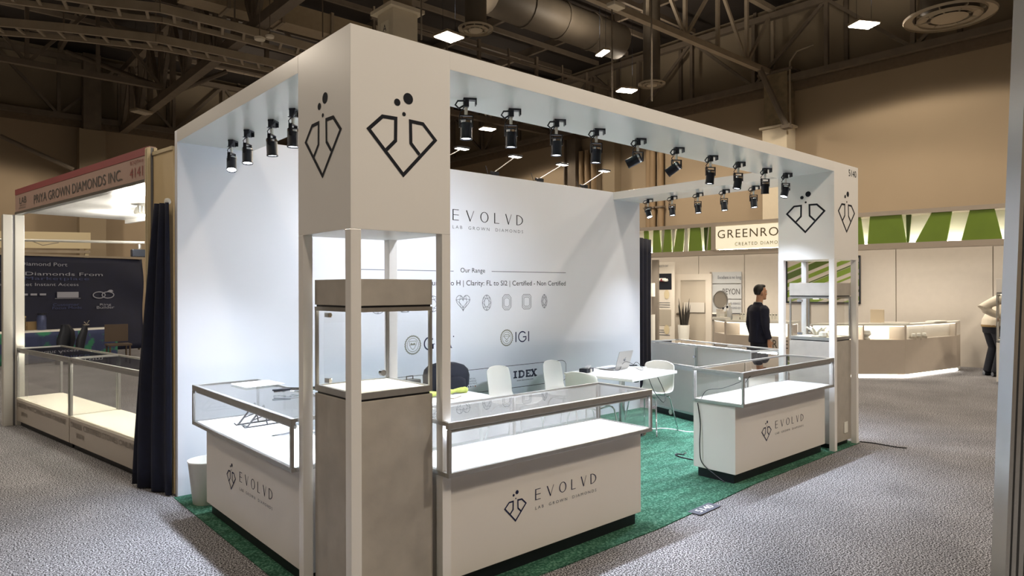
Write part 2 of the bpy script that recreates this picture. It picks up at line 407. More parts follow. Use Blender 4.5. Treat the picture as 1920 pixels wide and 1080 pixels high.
def duct(label, a, b, r_, m=ductm, elbow=None):
    t = thing('round_duct', label, 'duct', a)
    MB().cyl(a, b, r_, 20).build('pipe', m, t, local=False, smooth=True)
    d = (Vector(b)-Vector(a)); n = 4
    for i in range(1, n):
        c = Vector(a)+d*(i/n); MB().cyl(c-d.normalized()*.05, c+d.normalized()*.05, r_+.03, 20).build('flange', m, t, local=False, smooth=True)
    return t
duct('big round duct running across the roof behind the high bays', (9.95, 11.0, 9.7), (15.4, 11.0, 9.7), .55)
t = thing('box_duct', 'beige rectangular duct crossing above the near booth corner', 'duct', (3, 14.6, 9.0))
MB().box(3.2, 14.3, 8.8, 9.5, 14.9, 9.35).build('duct_body', mat('beige_duct', '#a3937a', .6, var=.05), t, local=False)
for X in (4.2, 5.6, 7.0, 8.4): MB().box(X, 14.25, 8.75, X+.08, 14.95, 9.4).build('flange', steell, t, local=False)
t = thing('catwalk_railing', 'long pipe railing lattice high behind the booth', 'railing', (6.4, 14.2, 8.6))
for z in (8.35, 8.95, 9.55): MB().bar((8.2, 14.2, z), (19.3, 14.2, z), .09).build('rail', steel, t, local=False)
for i in range(9): MB().bar((8.3+1.3*i, 14.2, 8.0), (8.3+1.3*i, 14.2, 9.9), .1 if i % 2 else .06).build('post', steel, t, local=False)

# ---- columns
t = thing('hall_column', 'cream boxed hall column marked A 27', 'column', (5.4, 8.25, 0))
MB().box(-.28, -.28, 0, .28, .28, 7.05).build('shaft', column, t, bevel=.01)
MB().box(-.38, -.38, 7.05, .38, .38, 7.12).build('cap_plate', column, t)
MB().box(-.2, -.2, 7.12, .2, .2, 8.2).build('steel_core', steell, t)
MB().box(-.287, -.14, 6.25, -.28, .14, 6.85).build('sign_plate', mat('pale_plate', '#d8cfb8', .6), t)
m = MB(); put_text(m, 'A', (-.288, .06, 6.66), (0, -1, 0), (0, 0, 1), .12, .13); m.build('letter', ink, t)
m = MB(); put_text(m, '27', (-.288, .07, 6.44), (0, -1, 0), (0, 0, 1), .14, .13); m.build('number', ink, t)
t = thing('hall_column', 'column boxed in cream against the right hall wall', 'column', (19.7, 7.75, 0))
MB().box(-.3, -.42, 0, .3, .42, 6.95).build('shaft', column, t, bevel=.01)
MB().box(-.36, -.5, 6.95, .36, .5, 7.02).build('cap_plate', column, t)
MB().box(-.22, -.4, 7.02, .3, .4, 8.75).build('fireproofed_core', mat('sprayed_fireproofing', '#85775f', .95, var=.2, scale=6, bump=.6, bscale=9), t)
MB().box(-.3, -.6, 8.75, .3, .6, 8.83).build('top_plate', steel, t)
MB().tube([(-.24, -.52, 6.9), (-.24, -.5, 7.5), (-.24, -.5, 9.0), (-.2, -.7, 9.3), (-.1, -1.2, 9.4)], .03, 6).build('conduit', steell, t)
t = thing('hall_column', 'dim boxed column high on the far left hall wall', 'column', (3.55, 28.0, 0))
MB().box(-.45, -.3, 0, .45, .3, 8.0).build('shaft', mat('tan_column', '#8f8069', .8), t)
MB().box(-.3, -.25, 8.0, .3, .25, 11).build('steel_core', steel, t)

# ---- pipes on the right hall wall behind the booth
def wall_pipe(x, r_, label, z0=.3, z1=7.6):
    Y = onX(x, 300, 19.7).y
    t = thing('wall_pipe', label, 'pipe', (19.8, Y, z0), 0, 'risers on the hall wall')
    MB().cyl((0, 0, 0), (0, 0, z1-z0), r_, 10).build('pipe', mat('riser_paint', '#8a7458', .7), t, smooth=True)
    for z in (2.0, 4.5, 5.2): MB().box(-r_-.03, -r_-.04, z, .1, r_+.04, z+.06).build('clamp', steel, t)
for i, x in enumerate((1087, 1098, 1110, 1213, 1221, 1236)): wall_pipe(x, .12, 'painted riser pipe clamped to the right hall wall, %s from the left' % ordn[i])
t = thing('hall_column', 'dark steel column of the hall wall behind the spotlights', 'column', (19.75, onX(1072, 300, 19.7).y, 0))
MB().box(-.2, -.35, 0, .2, -.3, 8.2).build('flange', steel, t); MB().box(-.2, .3, 0, .2, .35, 8.2).build('flange', steel, t); MB().box(-.05, -.3, 0, .05, .3, 8.2).build('web', steel, t)
t = thing('hall_column', 'tan steel column of the hall wall left of the risers', 'column', (19.75, onX(1146, 330, 19.7).y, 0))
MB().box(-.2, -.3, 0, .2, .3, 8.2).build('shaft', mat('tan_column', '#8f8069', .8), t); MB().box(-.3, -.25, 3.6, -.2, -.05, 3.75).build('bracket', steel, t)

# ---- diffusers and high bays
def diffuser(x, y, r_, label, z=8.0):
    p = onZ(x, y, z); t = thing('air_diffuser', label, 'air vent', p)
    dm = mat('diffuser_paint', '#a89c88', .6)
    MB().lathe([(r_*.98, 0), (r_, .05), (r_*.8, .1), (r_*.78, .06)], n=32, cap=False).build('outer_ring', dm, t, smooth=True)
    MB().lathe([(r_*.68, -.03), (r_*.7, .02), (r_*.5, .05), (r_*.48, .0)], n=32, cap=False).build('inner_ring', dm, t, smooth=True)
    MB().lathe([(r_*.36, -.02), (r_*.4, .0), (.02, .06)], n=24).build('core_plate', dm, t, smooth=True)
    for k in range(8):
        a = 2*PI*k/8; MB().bar((r_*.36*math.cos(a), r_*.36*math.sin(a), .02), (r_*.76*math.cos(a), r_*.76*math.sin(a), .05), .02, .04).build('vane', dm, t)
    MB().cyl((0, 0, .06), (0, 0, ROOF-z-.03), r_*.62, 24).build('drop_duct', ductm, t, smooth=True)
    return t
diffuser(892, 57, .43, 'round air diffuser beside the brightest high bay lamp')
diffuser(1222, 160, .42, 'round air diffuser on the tall dark drop duct')
diffuser(1780, 34, .95, 'large round air diffuser over the right hall wall')
def high_bay(p, label, rz=.3, lamp=True, group=None, sz=(.62, .42), k_=1.0):
    p = Vector(p); t = thing('high_bay_light', label, 'light', p, rz, group); w, d = sz
    MB().box(-w/2, -d/2, .03, w/2, d/2, .09).build('housing', steell, t)
    for k in range(4):
        y = -d/2+d*(k+.5)/4; MB().box(-w/2+.02, y-d*.09, .0, w/2-.02, y+d*.09, .03).build('tube', bay if lamp else mat('unlit_tube', '#b8b0a0', .4), t)
    for s in (-1, 1): MB().cyl((s*w*.35, 0, .09), (s*w*.35, 0, ROOF-p.z), .005, 5).build('hanger', blackm, t)
    if lamp:
        L = add_lamp('lamp_light', 'SPOT', (0, 0, -.03), HALL_W*4*k_, HALL_C, t, spot_size=math.radians(154), spot_blend=.12, shadow_soft_size=.25)
        add_lamp('roof_fill_light', 'SPOT', (0, 0, .6), HALL_W*.6, HALL_C, t, aim=(0, 0, 1), spot_size=math.radians(170), spot_blend=.4, shadow_soft_size=.2)  # unseen light added above the housing to brighten roof and steel
    return t
high_bay(onZ(842, 71, 8.3), 'glowing high bay lamp beside the A 27 column', .1, sz=(.62, .55))
high_bay(onZ(1620, 48, 8.3), 'glowing high bay lamp before the upper right hall wall', -.5)
high_bay(onZ(1175, 171, 8.3), 'glowing high bay lamp left of the drop duct diffuser', -.4)
high_bay(onZ(914, 243, 8.3), 'glowing high bay lamp seen under the front beam', -.2)
high_bay(onZ(1130, 101, 8.2), 'slim high bay lamp seen edge on near the duct', 1.2, sz=(.5, .2))
high_bay(onZ(265, 212, 8.0), 'unlit high bay lamp under the left roof truss', .4, lamp=False)
for i, p in enumerate([(-4.5, 5, .75), (-10, 2, .35), (-9, 11, .6), (-1.5, -6, 1), (-9, -7, .4), (4, -5.5, 1.6), (10.5, -4, 1.3), (16, -4, 1), (10.5, 3, .9), (-4, 14, 1.3), (-1.5, 22, 1.8), (8.5, 24.5, 1.5)]):
    high_bay((p[0], p[1], 8.3), 'high bay lamp outside the picture over the aisles, %s of the rest' % (ordn+['eleventh', 'twelfth'])[i], .0, group='high bays out of view', k_=p[2])
for k, (x, y) in enumerate(((487, 75), (506, 71))):
    p = onZ(x, y, 7.6); t = thing('ceiling_sensor', ['round white sensor on a rod, the larger of two', 'round white sensor on a rod, the smaller of two'][k], 'sensor', p)
    MB().lathe([(.12-.03*k, 0), (.13-.03*k, .05), (.04, .09)], n=16).build('disc', mat('sensor_white', '#cfc6b4', .5), t, smooth=True)
    MB().cyl((0, 0, .09), (0, 0, ROOF-7.6), .012, 6).build('rod', steel, t)
p = onZ(1155, 15, 8.2); t = thing('ceiling_sensor', 'square white box hanging at the top of the hall', 'sensor', p)
MB().box(-.2, -.12, 0, .2, .12, .1).build('housing', mat('sensor_white', '#cfc6b4', .5), t, bevel=.02); MB().cyl((0, 0, .1), (0, 0, ROOF-8.2), .02, 6).build('rod', steel, t)
for k, (x, y) in enumerate(((605, 70), (790, 75), (1148, 190), (1222, 190))):
    d = ray(x, y); q = far(x, y, [17, 12, 16, 15][k])
    tag(MB().cyl(q, (q.x, q.y, ROOF), .018, 6).build('hanging_rod', steel), ['thin hanging rod above the left beam', 'thin hanging rod right of the A 27 column', 'thin hanging rod left of the second high bay', 'thin hanging rod in front of the drop duct'][k], 'rod')

# ================================================================== THE WHITE BOOTH
H, HU, L, WY, P, HB = 3.04, 2.9378, 6.1675, 2.9716, .6104, 2.0212
t = thing('booth_carpet', 'green streaked carpet laid under the white booth', 'carpet', (0, 0, 0))
MB().prism([(-.03, -.08), (1.4, -.12), (2.4, -.12), (3.9, -.02), (L+.02, -.0), (L+.02, WY), (-.03, WY)], (0, 0, .001), (1, 0, 0), (0, 1, 0), .007).build('pile', greenc, t)
# rear wall with its print
rw = thing('booth_wall', 'white printed rear wall of the booth with diamond drawings', 'wall panel', (L/2, WY, 0))
def rwb(m, name, mt=ink): return m.build(name, mt, rw, local=False)
MB().box(0, WY, 0, L-.03, WY+.07, H).build('panel', panelw, rw, local=False, bevel=.003)
EX, EZ = (1, 0, 0), (0, 0, 1)
logo_word(rw, (2.818, WY, 2.478), EX, EZ, 1.053, .122, ink, False)
m = MB(); put_text(m, 'LAB  GROWN  DIAMONDS', (2.818, WY, 2.386), EX, EZ, 1.055, .036, 1.5); rwb(m, 'small_lettering', inkg)
m = MB(); emblem(m, (2.5, WY, 2.36), EX, EZ, .82, .016); rwb(m, 'emblem')
m = MB(); put_text(m, 'Our Range', (2.926, WY, 1.885), EX, EZ, .352, .068); rwb(m, 'range_lettering')
m = MB(); stroke(m, [(0, 0), (1.236, 0)], .007, (3.377, WY, 1.919), EX, EZ); stroke(m, [(0, 0), (1.24, 0)], .007, (1.59, WY, 1.914), EX, EZ); rwb(m, 'rule', inkg)
m = MB(); put_text(m, 'Shapes: All Shapes | Colour: D to H | Clarity: FL to SI2 | Certified - Non Certified', (1.62, WY, 1.737), EX, EZ, 2.988, .076); rwb(m, 'range_list_lettering')
def gem(name, cx, cz, fn, inner, facets=True, rect=False):
    m = MB(); n = 24
    out = [fn(2*PI*k/n) for k in range(n)]; o = (cx, WY, cz)
    stroke(m, out, .006, o, EX, EZ, True); stroke(m, [(x*inner, y*inner) for x, y in out], .005, o, EX, EZ, True)
    if rect: stroke(m, [(x*(inner+1)/2, y*(inner+1)/2) for x, y in out], .004, o, EX, EZ, True)
    for k in range(0, n, 3):
        x, y = out[k]; x1, y1 = out[(k+3) % n]; xm, ym = out[(k+1) % n]
        if facets:
            i = inner; stroke(m, [(x, y), (out[(k+2) % n][0]*i, out[(k+2) % n][1]*i)], .004, o, EX, EZ); stroke(m, [(x1, y1), (xm*i, ym*i)], .004, o, EX, EZ)
    rwb(m, name, inkg)
def heart(a):
    a += PI/2; x = 16*math.sin(a)**3; y = 13*math.cos(a)-5*math.cos(2*a)-2*math.cos(3*a)-math.cos(4*a); return (x/16*.097, (y+2.5)/14.5*.089)
def octa(w, h, c):
    pts = [(w-c, -h), (w, -h+c), (w, h-c), (w-c, h), (-w+c, h), (-w, h-c), (-w, -h+c), (-w+c, -h)]
    def f(a):
        k = a/(2*PI)*8; i = int(k) % 8; q = k-int(k); p0, p1 = pts[i], pts[(i+1) % 8]; return (p0[0]+(p1[0]-p0[0])*q, p0[1]+(p1[1]-p0[1])*q)
    return f
def marq(a): return (.047*math.cos(a)*abs(math.cos(a))**.35, .085*math.sin(a))
gem('heart_drawing', 2.961, 1.557, heart, .55)
gem('oval_drawing', 3.302, 1.557, lambda a: (.064*math.cos(a), .088*math.sin(a)), .55)
gem('emerald_drawing', 3.609, 1.557, octa(.068, .089, .035), .6, False, True)
gem('radiant_drawing', 3.929, 1.56, octa(.074, .088, .025), .62, False, True)
gem('marquise_drawing', 4.227, 1.561, marq, .5)
gem('round_drawing', 2.55, 1.557, lambda a: (.085*math.cos(a), .085*math.sin(a)), .55)
gem('cushion_drawing', 2.2, 1.557, octa(.08, .08, .04), .6)
gem('pear_drawing', 1.88, 1.557, lambda a: (.07*math.cos(a)*(1-.4*math.sin(a)), .09*math.sin(a)), .55)
def seal(cx, cz, r_, kind):
    m = MB(); o = (cx, WY, cz)
    n = 48; stroke(m, [((r_*(1 if k % 2 else .93))*math.cos(2*PI*k/n), (r_*(1 if k % 2 else .93))*math.sin(2*PI*k/n)) for k in range(n)], r_*.13, o, EX, EZ, True)
    stroke(m, [(r_*.72*math.cos(2*PI*k/32), r_*.72*math.sin(2*PI*k/32)) for k in range(32)], r_*.06, o, EX, EZ, True)
    if kind == 'shield':
        stroke(m, [(-.42*r_, .42*r_), (.42*r_, .42*r_), (.42*r_, 0), (.2*r_, -.35*r_), (0, -.5*r_), (-.2*r_, -.35*r_), (-.42*r_, 0)], r_*.06, o, EX, EZ, True)
        m.prism([(-.36*r_, -.02*r_), (.36*r_, -.02*r_), (.2*r_, .25*r_), (0, .1*r_), (-.2*r_, .25*r_)], (cx, WY-.0015, cz), EX, EZ, 0)
    else:
        stroke(m, [(-.5*r_, .2*r_), (-.3*r_, .42*r_), (.3*r_, .42*r_), (.5*r_, .2*r_), (0, -.25*r_)], r_*.07, o, EX, EZ, True); stroke(m, [(-.5*r_, .2*r_), (.5*r_, .2*r_)], r_*.05, o, EX, EZ)
        stroke(m, [(-.25*r_, -.3*r_), (0, -.5*r_), (.25*r_, -.3*r_)], r_*.07, o, EX, EZ)
    rwb(m, 'seal', gold)
seal(2.296, 1.128, .098, 'shield'); seal(3.606, 1.137, .095, 'gem')
# G I A with serifs
m = MB()
def serif_I(x, z, h): stroke(m, [(x, 0), (x, h)], h*.15, (0, WY, z), EX, EZ); [stroke(m, [(x-h*.16, y), (x+h*.16, y)], h*.045, (0, WY, z), EX, EZ) for y in (h*.02, h*.98)]
gx, gz, gh = 2.437, 1.066, .13
stroke(m, [(gx+.066+.062*math.cos(a), gz+gh/2+gh/2*math.sin(a)) for a in [math.radians(40+k*12) for k in range(25)]], .016, (0, WY, 0), EX, EZ)
stroke(m, [(gx+.115, gz+.006), (gx+.115, gz+gh*.42)], .018, (0, WY, 0), EX, EZ); stroke(m, [(gx+.085, gz+gh*.44), (gx+.14, gz+gh*.44)], .007, (0, WY, 0), EX, EZ)
serif_I(2.622, gz, gh)
stroke(m, [(2.69, gz), (2.745, gz+gh)], .008, (0, WY, 0), EX, EZ); stroke(m, [(2.738, gz+gh), (2.793, gz)], .021, (0, WY, 0), EX, EZ); stroke(m, [(2.705, gz+gh*.35), (2.775, gz+gh*.35)], .007, (0, WY, 0), EX, EZ)
for x in (2.69, 2.79): stroke(m, [(x-.02, gz+.003), (x+.02, gz+.003)], .006, (0, WY, 0), EX, EZ)
disc(m, (2.828, 1.192), .008, (0, WY, 0), EX, EZ, 10)
rwb(m, 'seal_lettering', inkb)
m = MB(); ix, iz, ih = 3.752, 1.078, .122
for x in (ix, 3.96): stroke(m, [(x, iz), (x, iz+ih)], .016, (0, WY, 0), EX, EZ)
stroke(m, [(3.858+.062*math.cos(a), iz+ih/2+.06*math.sin(a)) for a in [math.radians(38+k*13) for k in range(24)]], .014, (0, WY, 0), EX, EZ)
stroke(m, [(3.865, iz+ih*.47), (3.917, iz+ih*.47), (3.917, iz+ih*.2)], .013, (0, WY, 0), EX, EZ)
rwb(m, 'institute_lettering', inkb)
# framed strip of partner marks
m = MB(); stroke(m, [(1.42, .80), (4.54, .803), (4.59, .785), (4.612, .75), (4.612, .6), (4.59, .555), (4.54, .537), (1.42, .537)], .0055, (0, WY, 0), EX, EZ); rwb(m, 'partner_frame', ink)
m = MB(); x0, z0, hh = 3.711, .645, .088
def slab(pts, w=.021): stroke(m, pts, w, (x0, WY, z0), EX, EZ)
def foot(x, y, w=.05): stroke(m, [(x-w/2, y), (x+w/2, y)], .016, (x0, WY, z0), EX, EZ)
slab([(.03, 0), (.03, hh)], .026); foot(.03, .008, .06); foot(.03, hh-.008, .06)
slab([(.1, 0), (.1, hh)], .026); slab([(.08, hh-.008), (.14, hh-.008), (.168, hh*.72), (.168, hh*.28), (.14, .008), (.08, .008)], .02)
slab([(.218, 0), (.218, hh)], .026); [slab([(.2, y), (.275, y)], .018) for y in (.008, hh-.008)]; slab([(.22, hh/2), (.26, hh/2)], .016); slab([(.272, .0), (.272, .03)], .014); slab([(.272, hh), (.272, hh-.026)], .014)
slab([(.3, hh), (.365, 0)], .027); slab([(.366, hh), (.3, 0)], .018); [foot(x, y, .045) for x in (.303, .364) for y in (.007, hh-.007)]
rwb(m, 'slab_lettering', mat('slate_ink', '#454a5e', .5))
m = MB(); put_text(m, 'www.idexonline.com', (3.764, WY, .606), EX, EZ, .27, .022); put_text(m, 'VIRTUAL', (3.035, WY, .692), EX, EZ, .1, .018); put_text(m, 'DIAMOND', (3.035, WY, .664), EX, EZ, .112, .018); put_text(m, 'BOUTIQUE', (3.035, WY, .636), EX, EZ, .12, .018); rwb(m, 'partner_lettering', inkg)
m = MB(); m.prism([(3.31, .679), (3.37, .62), (3.43, .679), (3.37, .738)], (0, WY-.0015, 0), EX, EZ, 0); m.prism([(4.28, .64), (4.4, .64), (4.4, .735), (4.28, .735)], (0, WY-.0015, 0), EX, EZ, 0); rwb(m, 'partner_marks', inkb)
for k, c in enumerate(('#2d3350', '#3b4254', '#7a7f86', '#9a5a3c')):
    m = MB(); disc(m, (3.036+k*.031, .614), .0085, (0, WY, 0), EX, EZ, 12); rwb(m, 'colour_dot', mat('dot_%d' % k, c, .5))

# beams
bf = thing('header_beam', 'long white front beam joining the two pillars', 'beam', (L/2, P/2, HU))
MB().box(P, 0, HU, L-P, P, H).build('beam_box', white, bf, local=False, bevel=.002)
bl = thing('header_beam', 'white left beam from near pillar to rear wall', 'beam', (P/2, (P+WY)/2, HU))
MB().box(0, P, HU, P, WY, H).build('beam_box', white, bl, local=False, bevel=.002)
br = thing('header_beam', 'white right beam from far pillar to rear wall', 'beam', (L-P/2, (P+WY)/2, HU))
MB().box(L-P, P, HU, L, WY, H).build('beam_box', white, br, local=False, bevel=.002)
# pillars
def pillar(x0, label, faces, number=False):
    t = thing('booth_pillar', label, 'pillar', (x0+P/2, P/2, 0)); h = P/2; g = .058
    MB().box(-h, -h, HB, h, h, H).build('head_box', white, t, bevel=.002)
    for sx in (-1, 1):
        for sy in (-1, 1):
            MB().box(min(sx*h, sx*(h-g)), min(sy*h, sy*(h-g)), .008, max(sx*h, sx*(h-g)), max(sy*h, sy*(h-g)), HB).build('leg', white, t, bevel=.002)
    z0 = 2.32
    for fc in faces:
        o, ex = {'front': ((0, -h, z0), (1, 0, 0)), 'left': ((-h, 0, z0), (0, -1, 0))}[fc]
        m = MB(); emblem(m, o, ex, (0, 0, 1)); m.build('emblem', ink, t)
    if number:
        m = MB(); put_text(m, '5140', (h-.25, -h, 2.925), (1, 0, 0), (0, 0, 1), .2, .072); m.build('number_lettering', ink, t)
    return t
pillar(0, 'near white open pillar with diamond emblems on two faces', ('front', 'left'))
pillar(L-P, 'far white open pillar numbered 5140', ('front', 'left'), True)

# ---- glass showcase towers
def tower(label, x, y, rz=0, pm=None, deco=None, s=.47, zt=(1.135, 1.60, 1.765)):
    t = thing('showcase_tower', label, 'showcase', (x, y, .008), rz); h = s/2; pm = pm or grey_lam; a, b, c = zt; g = .018
    MB().box(-h+.03, -h+.03, 0, h-.03, h-.03, .05).build('toe_kick', black, t)
    MB().box(-h, -h, .05, h, h, a).build('pedestal', pm, t, bevel=.003)
    MB().box(-h+.012, -h+.012, a, h-.012, h-.012, a+.012).build('shadow_gap', blackm, t)
    for nm, z0, z1 in (('base_rail', a+.012, a+.045), ('top_rail', b-.006, b+.016)):
        m = MB()
        for sx in (-1, 1):
            m.box(min(sx*h, sx*(h-.02))-0, -h, z0, max(sx*h, sx*(h-.02)), h, z1); m.box(-h+.02, min(sx*h, sx*(h-.02)), z0, h-.02, max(sx*h, sx*(h-.02)), z1)
        m.build(nm, alu, t)
    MB().box(-h+.02, -h+.02, a+.012, h-.02, h-.02, a+.04).build('deck', deckw, t)
    for sx in (-1, 1):
        for sy in (-1, 1):
            MB().box(min(sx*h, sx*(h-g)), min(sy*h, sy*(h-g)), a+.045, max(sx*h, sx*(h-g)), max(sy*h, sy*(h-g)), b-.006).build('corner_post', alu, t, bevel=.002)
    for sx in (-1, 1):
        MB().box(sx*(h-.009)-.003, -h+g, a+.045, sx*(h-.009)+.003, h-g, b-.006).build('glass_pane', glass, t)
        MB().box(-h+g, sx*(h-.009)-.003, a+.045, h-g, sx*(h-.009)+.003, b-.006).build('glass_pane', glass, t)
    MB().box(-h+.02, -h+.02, b, h-.02, h-.02, b+.014).build('ceiling_plate', white, t)
    MB().box(-h+.008, -h+.008, b+.016, h-.008, h-.008, b+.026).build('shadow_gap', blackm, t)
    MB().box(-h, -h, b+.026, h, h, c).build('cap', pm, t, bevel=.003)
    for z in (a+.075, b-.03):
        m = MB().box(-h+.02, .1, z-.012, -h+.034, .155, z+.012); m.cyl((-h+.034, .128, z), (-h+.046, .128, z), .012, 10); m.build('glass_hinge', chrome, t)
    m = MB(); m.cyl((.17, h-.03, a+.08), (.17, h-.06, a+.08), .018, 14); m.build('lock', chrome, t)
    for sx in (-.1, .1): MB().cyl((sx, 0, b-.012), (sx, 0, b), .03, 14).build('puck_light', warmled, t)
    add_lamp('puck_beam', 'SPOT', (0, 0, b-.02), 9, (1, .88, .66), t, spot_size=math.radians(120), spot_blend=.5, shadow_soft_size=.05)
    return t
tower('glass showcase tower on grey pedestal inside the near pillar', .292, .292)
tower('glass showcase tower on grey pedestal inside the far pillar', L-.292, .292)
m = MB().box(-.004, -.05, -.05, 0, .05, .05)
t = thing('warning_label', 'small white label low on the far grey pedestal', 'label', (L-.2, .054, .2)); MB().box(-.05, -.003, -.06, .04, 0, .06).build('sticker', plastic, t)
# jewellery stands inside the far tower
def branch(x, y, label, s=1):
    t = thing('jewellery_stand', label, 'jewellery stand', (x, y, 1.183), 0)
    MB().lathe([(.045*s, 0), (.05*s, .008), (.03*s, .02)], n=14).build('base', plastic, t, smooth=True)
    for k in range(6):
        a = k*1.05; MB().tube([(0, 0, .01), (.04*s*math.cos(a), .04*s*math.sin(a), .06*s), (.09*s*math.cos(a), .09*s*math.sin(a), .09*s)], [.014*s, .012*s, .008*s], 7).build('branch', plastic, t, smooth=True)
branch(5.80, .30, 'white branching jewellery stand in the far glass tower', 1.15)
rock = mat('pale_stone', '#d6d2c6', .7, var=.15, scale=40)
for k, (x, y) in enumerate(((5.86, .17), (5.74, .2), (5.95, .2), (5.98, .33))):
    t = thing('display_stone', ['pale stone with flat top nearest the glass of the far tower', 'low pale stone left of the others in the far tower', 'pale stone block at the right of the far tower', 'pale stone behind the others in the far tower'][k], 'stone', (x, y, 1.183), k*.8)
    bm = MB().lathe([(.035, 0), (.05, .012), (.042, .04+.01*k), (.015, .055+.01*k)], n=7); bm.build('rock', rock, t)
    MB().lathe([(.008, .05+.01*k), (.014, .056+.01*k), (.008, .062+.01*k)], n=10).build('ring', chrome, t)

# ---- showcase counters
def counter(name, label, loc, rz, brand=True, rear='glass', ends=(.02, .02), pane=None):
    t = thing(name, label, 'showcase counter', (loc[0], loc[1], .008), rz, None)
    h, D, A = .8835, .42, .09; zk, zb, zt = .086, .684, .986
    x0, x1, y0, y1 = -h-ends[0], h+ends[1], -A, D
    MB().box(-h+.03, .03, 0, h-.03, D-.03, zk).build('toe_kick', black, t)
    MB().box(-h, 0, zk, h, D, zb).build('body', cwhite, t, bevel=.003)
    m = MB(); w = .028
    m.box(x0, y0, zb, x1, y0+w, zb+.026).box(x0, y1-w, zb, x1, y1, zb+.026).box(x0, y0+w, zb, x0+w, y1-w, zb+.026).box(x1-w, y0+w, zb, x1, y1-w, zb+.026)
    m.build('base_rail', alu, t, bevel=.003)
    MB().box(x0+w, y0+w, zb, x1-w, y1-w, zb+.022).build('deck', deckm, t)
    MB().box(x0, y0, zt-.04, x1, y0+.03, zt).build('front_top_rail', alu, t, bevel=.004)
    m = MB(); m.box(x0, y1-.02, zt-.022, x1, y1, zt); m.box(x0, y0+.03, zt-.022, x0+.02, y1-.02, zt).box(x1-.02, y0+.03, zt-.022, x1, y1-.02, zt); m.build('rear_top_rail', alu, t, bevel=.002)
    for x in (x0, x1-.022):
        for y in (y0, y1-.02): MB().box(x, y, zb+.026, x+.022, y+.02, zt-.022 if y > 0 else zt-.04).build('corner_post', alu, t, bevel=.003)
    MB().box(x0+.02, y0+.03, zt-.014, x1-.02, y1-.02, zt-.008).build('glass_top', glass, t)
    MB().box(x0+.022, y0+.008, zb+.026, x1-.022, y0+.014, zt-.04).build('glass_front', glass, t)
    for x in (x0+.008, x1-.014): MB().box(x, y0+.02, zb+.026, x+.006, y1-.02, zt-.022).build('glass_side', glass, t)
    MB().cyl((x0+.025, y0+.036, zt-.052), (x1-.025, y0+.036, zt-.052), .013, 10).build('lamp_housing', mat('lamp_housing', '#d5d6d3', .4), t, smooth=True)
    MB().box(x0+.03, y0+.049, zt-.064, x1-.03, y0+.057, zt-.05).build('light_strip', led, t)
    if rear == 'glass':
        for a, b, yy in ((x0+.022, .02, y1-.018), (-.02, x1-.022, y1-.008)):
            d = MB(); d.box(a, yy-.004, zb+.026, a+.018, yy+.004, zt-.022).box(b-.018, yy-.004, zb+.026, b, yy+.004, zt-.022)
            f = d.build('sliding_door', alu, t); MB().box(a+.018, yy-.002, zb+.026, b-.018, yy+.002, zt-.022).build('door_glass', pane or glass, f)
    else:
        for a, b, yy in ((x0+.022, .0, y1-.012), (0, x1-.022, y1-.004)):
            d = MB().box(a, yy, zb+.03, b, yy+.006, zt-.026); f = d.build('sliding_door', greyp, t)
            MB().box(b-.02 if a < -.1 else a, yy+.006, zb+.03, b if a < -.1 else a+.02, yy+.014, zt-.026).build('door_edge', alu, f)
        MB().cyl((.0, y1+.01, .84), (.0, y1+.035, .84), .014, 12).build('lock', chrome, t)
        m = MB(); m.box(-h, D, zk, -h+.03, D+.008, zb).box(h-.03, D, zk, h, D+.008, zb).box(-h+.03, D, zk, h-.03, D+.008, zk+.03).box(-h+.03, D, zb-.04, h-.03, D+.008, zb); m.build('rear_frame', alu, t)
        MB().box(-h+.03, D, zk+.03, h-.03, D+.004, zb-.04).build('rear_panel', greyp, t)
        m = MB().cyl((.52, D-.03, .048), (.52, D-.018, .048), .034, 18); m.build('cable_outlet', plastic, t, smooth=True)
    if brand:
        m = MB(); emblem(m, (-.34, 0, .305), (1, 0, 0), (0, 0, 1), .42, .0095); m.build('emblem', inkb, t)
        logo_word(t, (-.175, 0, .394), (1, 0, 0), (0, 0, 1), .57, .068, inkb)
        m = MB(); put_text(m, 'LAB  GROWN  DIAMONDS', (-.175, 0, .335), (1, 0, 0), (0, 0, 1), .57, .019, 1.5); m.build('small_lettering', inkg, t)
    return t
counter('showcase_counter', 'white glass counter running back along the left aisle', (.0468, 1.50), -PI/2, ends=(.05, .0))
counter('showcase_counter', 'white glass counter in the middle of the booth front', (1.448, .0215), 0, pane=milky)
counter('showcase_counter', 'white glass counter beside the far pillar', (4.592, .0666), 0, ends=(.02, .02))
counter('showcase_counter', 'skewed counter behind the chair, seen from its grey back', (6.208, 1.721), math.radians(75), False, 'panel')

